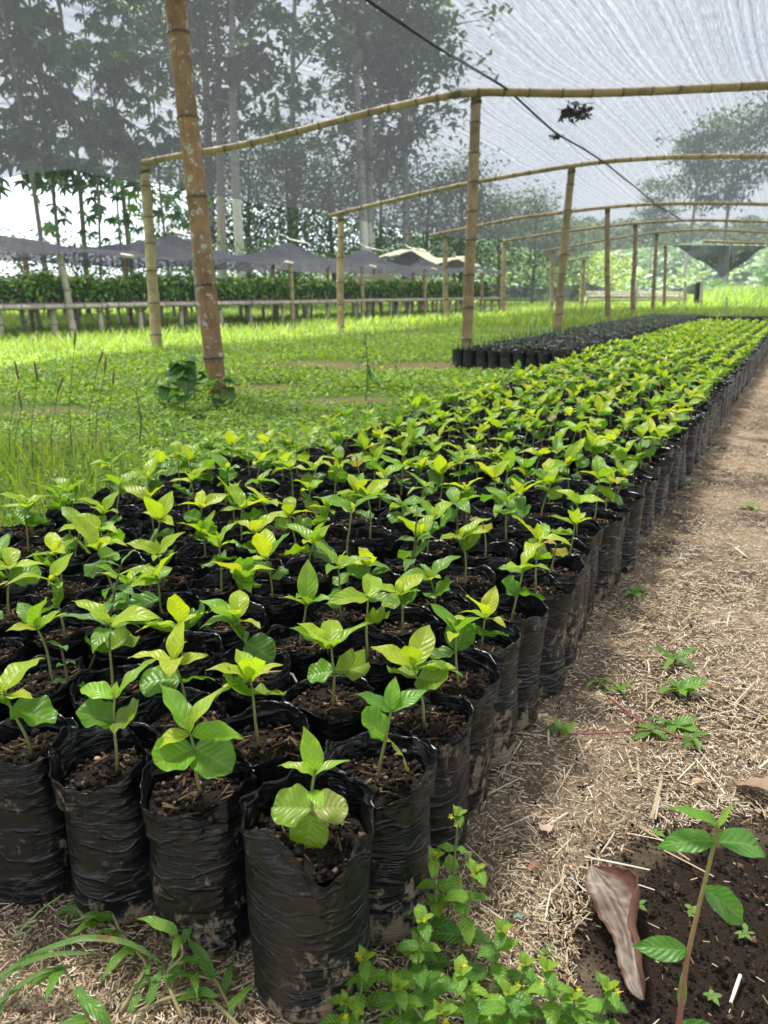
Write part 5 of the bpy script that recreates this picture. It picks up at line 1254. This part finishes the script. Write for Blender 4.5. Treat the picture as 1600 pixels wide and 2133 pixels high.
def big_dry_leaf():
    A, B = atz(1236, 1812, .02), atz(1362, 2092, .004); d = B-A; L = d.length; d.normalize(); sd_ = Vector((-d.y, d.x, 0)); sd_ = -sd_ if sd_.x < 0 else sd_
    n, m = 46, 25; V = []; col = []
    for i in range(n):
        t = i/(n-1); w = float(np.interp(t, [0, .06, .2, .38, .52, .62, .8, .93, 1], [.003, .030, .074, .094, .070, .050, .050, .036, .006]))*(1+.12*mnoise.noise((t*26, 0, 3)))
        c = A+d*L*t+sd_*(.012*math.sin(t*4.2)-.004)+Vector((0, 0, .008+.010*math.sin(t*PI)))
        roll = float(np.interp(t, [0, .25, .5, .65, 1], [1.2, 2.2, 3.0, 3.6, 2.6])); tw = float(np.interp(t, [0, .4, .6, 1], [.25, .1, .75, .9]))
        x = -w*.5; z = 0; pts = []
        for j in range(m):
            u = j/(m-1); ang = tw*.8-.35+roll*max(0, u-.42)/.58*(1+.2*mnoise.noise((t*5, u*2, 3))); ang += .5*mnoise.noise((t*9, u*1.5, 7))*(u < .6)
            pts.append((x, z)); x += math.cos(ang)*w/(m-1)*1.15; z += math.sin(ang)*w/(m-1)*1.15
        zm = min(p[1] for p in pts)
        for j, (x, z) in enumerate(pts):
            u = j/(m-1); wob = .0035*mnoise.noise((t*14, u*5, 1))+.0015*mnoise.noise((t*40, u*12, 4))
            q_ = c+sd_*x+Vector((0, 0, z-zm+wob)); q_.z = max(q_.z, .003); V.append(tuple(q_-A))
            k = .42+.55*mnoise.noise((u*16, t*2.5, 2))+.6*mnoise.noise((u*38, t*7, 5))+.5*mnoise.noise((u*6, t*22, 9)); k = min(1, max(0, k)); pale = np.array((.40, .34, .28))*k+np.array((.12, .08, .06))*(1-k)
            rust = np.array((.15, .065, .040))*(1-.3*k); e = min(1, max(0, (u-.60)*7)); e = max(e, 1-min(1, u*16))
            col.append(tuple(pale*(1-e)+rust*e))
    o = MB().add(V, gridF(m, n), np.array(col)).obj('dry_leaf', DRY); o.location = A; o.modifiers.new('thickness', 'SOLIDIFY').thickness = .0014
    tag(o, 'large curled brown dry leaf twisted along its length on dark soil', 'dry leaf')
big_dry_leaf()
curled_leaf((1640, 1680), (1530, 1625), .10, .01, 'rumpled brown dry leaf at the right edge of the path', 2, .2, .5, (.26, .17, .11), (.40, .29, .2))
def bark_piece():
    b = at(575, 1560, 1.03); mb = MB(); n, m = 12, 9; V = []; col = []
    for i in range(n):
        for j in range(m):
            u = j/(m-1)*2-1; t = i/(n-1); V.append((u*.03+.004*math.sin(t*9), .012*(1-u*u)*-1, -t*.06+.004*math.sin(j*1.2))); k = (j % 2)*.6+.2; col.append((.5*k+.15, .45*k+.12, .38*k+.1))
    o = mb.add(V, gridF(m, n), np.array(col)).obj('bark_piece', DRY); o.location = b+Vector((0, 0, .02)); o.modifiers.new('t', 'SOLIDIFY').thickness = .002
    tag(o, 'ribbed whitish piece of dry bark stuck between the bags behind the corner seedling', 'bark')
bark_piece()
# sticks, wood splinters, pebbles and scraps on the ground
def stick(a, b_, r, z, lab, col=(.42, .33, .22), n=5):
    A, B = atz(*a, z), atz(*b_, z); mb = MB(); P = [A.lerp(B, t)+Vector((rnd.uniform(-1, 1)*r*.8, rnd.uniform(-1, 1)*r*.8, 0)) for t in np.linspace(0, 1, n)]
    addtube(mb, [tuple(p-A) for p in P], [r*(1-.35*t) for t in np.linspace(0, 1, n)], 6, col); o = mb.obj('stick', CHIP); o.location = A; tag(o, lab, 'stick')
stick((1358, 1705), (1385, 1618), .0055, .006, 'thick pale stick on the path above the dark soil')
stick((1335, 1640), (1325, 1560), .003, .006, 'thin pale stick pointing up beside the thick one')
stick((1385, 1616), (1455, 1612), .0022, .008, 'thin twig lying across the end of the thick stick')
stick((1010, 1440+60), (1010, 1440+62), .001, .004, 'tiny twig at the bag feet')
stick((1400, 1205), (1500, 1232), .004, .007, 'straight pale stalk across the middle of the path')
stick((1100, 1700), (1165, 1705), .0025, .006, 'pale splinter below the bag feet')
stick((1190, 1900), (1160, 1800), .002, .006, 'bent twig left of the dry leaf')
stick((1150, 1860), (1205, 1880), .002, .007, 'short twig crossing left of the dry leaf', (.3, .2, .13))
stick((1450, 1400), (1500, 1440), .002, .006, 'pale stalk right of the toothed weed')
stick((1350, 1480), (1378, 1450), .003, .007, 'pale chip left of the toothed weed')
stick((1020, 1790), (1060, 1820), .002, .006, 'reddish splinter near the tallest flowering weed', (.34, .14, .10))
def twig_fork():
    A = at(588, 1400, 1.24); mb = MB()
    for e in [((0, 0, 0), (-.02, -.02, .01), (-.058, -.03, .0)), ((0, 0, 0), (.004, -.03, -.03), (.006, -.05, -.07)), ((0, 0, 0), (.02, -.01, .0), (.028, -.015, -.012))]: addtube(mb, e, [.0032, .0028, .002], 6, (.36, .29, .22))
    o = mb.obj('forked_twig', CHIP); o.location = A+Vector((0, 0, .0)); tag(o, 'forked pale twig resting across the bags behind the corner bag', 'twig')
twig_fork()
def pebble(px, py, s, z, lab, col):
    ra = np.random.default_rng(int(px)); mb = MB(); n, m = 9, 7; V = []
    for j in range(m):
        for i in range(n): ph = PI*j/(m-1); th = 2*PI*i/n; V.append((s*math.sin(ph)*math.cos(th), s*.8*math.sin(ph)*math.sin(th), s*.6*math.cos(ph)))
    V = np.array(V); V += V*vn(V/s*1.3, 1, 2)[:, None]*.18
    o = mb.add(V, gridF(n, m, True)[:, ::-1], col).obj('pebble', STONE); o.location = atz(px, py, z+s*.4); tag(o, lab, 'pebble')
for px, py, s, z, lab, col in [(203, 1580, .0055, .232, 'rounded pinkish pebble on the soil of the mud spattered bag', (.55, .36, .25)), (152, 1518, .006, .232, 'grey pebble on the soil of the leftmost front bag', (.22, .23, .24)), (500, 1398, .006, .20, 'tan pebble on the soil behind the mud spattered bag', (.45, .3, .2)),
        (845, 1563, .006, .232, 'pale pebble on the soil of the bag behind the corner bag', (.5, .45, .38)), (870, 1575, .006, .232, 'grey pebble beside the pale one', (.25, .25, .25)), (1452, 1628, .011, .0, 'tan flat pebble at the top of the dark soil', (.50, .34, .2)), (1502, 1660, .008, 0, 'cream oval pebble at the right of the dark soil', (.55, .5, .36)),
        (1200, 1830, .006, 0, 'dark pebble left of the dry leaf', (.08, .08, .09)), (1190, 1822, .005, 0, 'second dark pebble left of the dry leaf', (.1, .1, .1)), (590, 1760, .004, .228, 'whitish pebble on the soil of the corner bag', (.6, .58, .55))]:
    pebble(px, py, s, z, lab, col)
V, F = leaf_mesh(5, 6, .5, wave=.1)[:2]; V = V*.018
mb = MB().add(V, F, (.03, .42, .34)); o = mb.obj('plastic_scrap', STEM); o.location = atz(1070, 1908, .012); o.rotation_euler.z = -1.5; tag(o, 'small turquoise scrap of plastic on the litter beside the weeds', 'scrap')
for k, (px, py, s, lab) in enumerate([(1140, 1735, .045, 'pale papery leaf flake on the path left of centre'), (1120, 1800, .022, 'small reddish leaf flake near the weeds'), (1290, 1600, .02, 'small brown leaf flake by the thin stick'), (75, 1590, .025, 'brown leaf flake on the soil of the leftmost front bag'), (100, 1965, .03, 'brown leaf flake under the left bags')]):
    V, F = leaf_mesh(5, 7, .6, wave=.12, curl=.8, seed=k)[:2]; mb = MB().add(V*s, F, [(.55, .42, .3), (.3, .14, .09), (.33, .2, .12), (.3, .15, .1), (.25, .16, .12)][k]); o = mb.obj('leaf_flake', DRY); o.location = atz(px, py, .012 if k != 3 else .24); o.rotation_euler = (.2, .1, k*1.9); tag(o, lab, 'leaf flake')

# ------------------------------------------------------------------ humid air between the camera and the hill
def haze():
    V, F = boxg((-405, -64, -1.6), (405, 505, 46)); mb = MB().add(V, F); m, t, o = newmat('haze_air')
    v = N(t, 'ShaderNodeVolumePrincipled', Density=HAZE); v.inputs['Color'].default_value = (.80, .90, 1, 1); v.inputs['Anisotropy'].default_value = .2
    t.links.new(v.outputs[0], o.inputs['Volume']); tag(mb.obj('haze', m, smooth=False), 'thin pale haze in the air over the field', kind='stuff')
HAZE = .0009
haze()
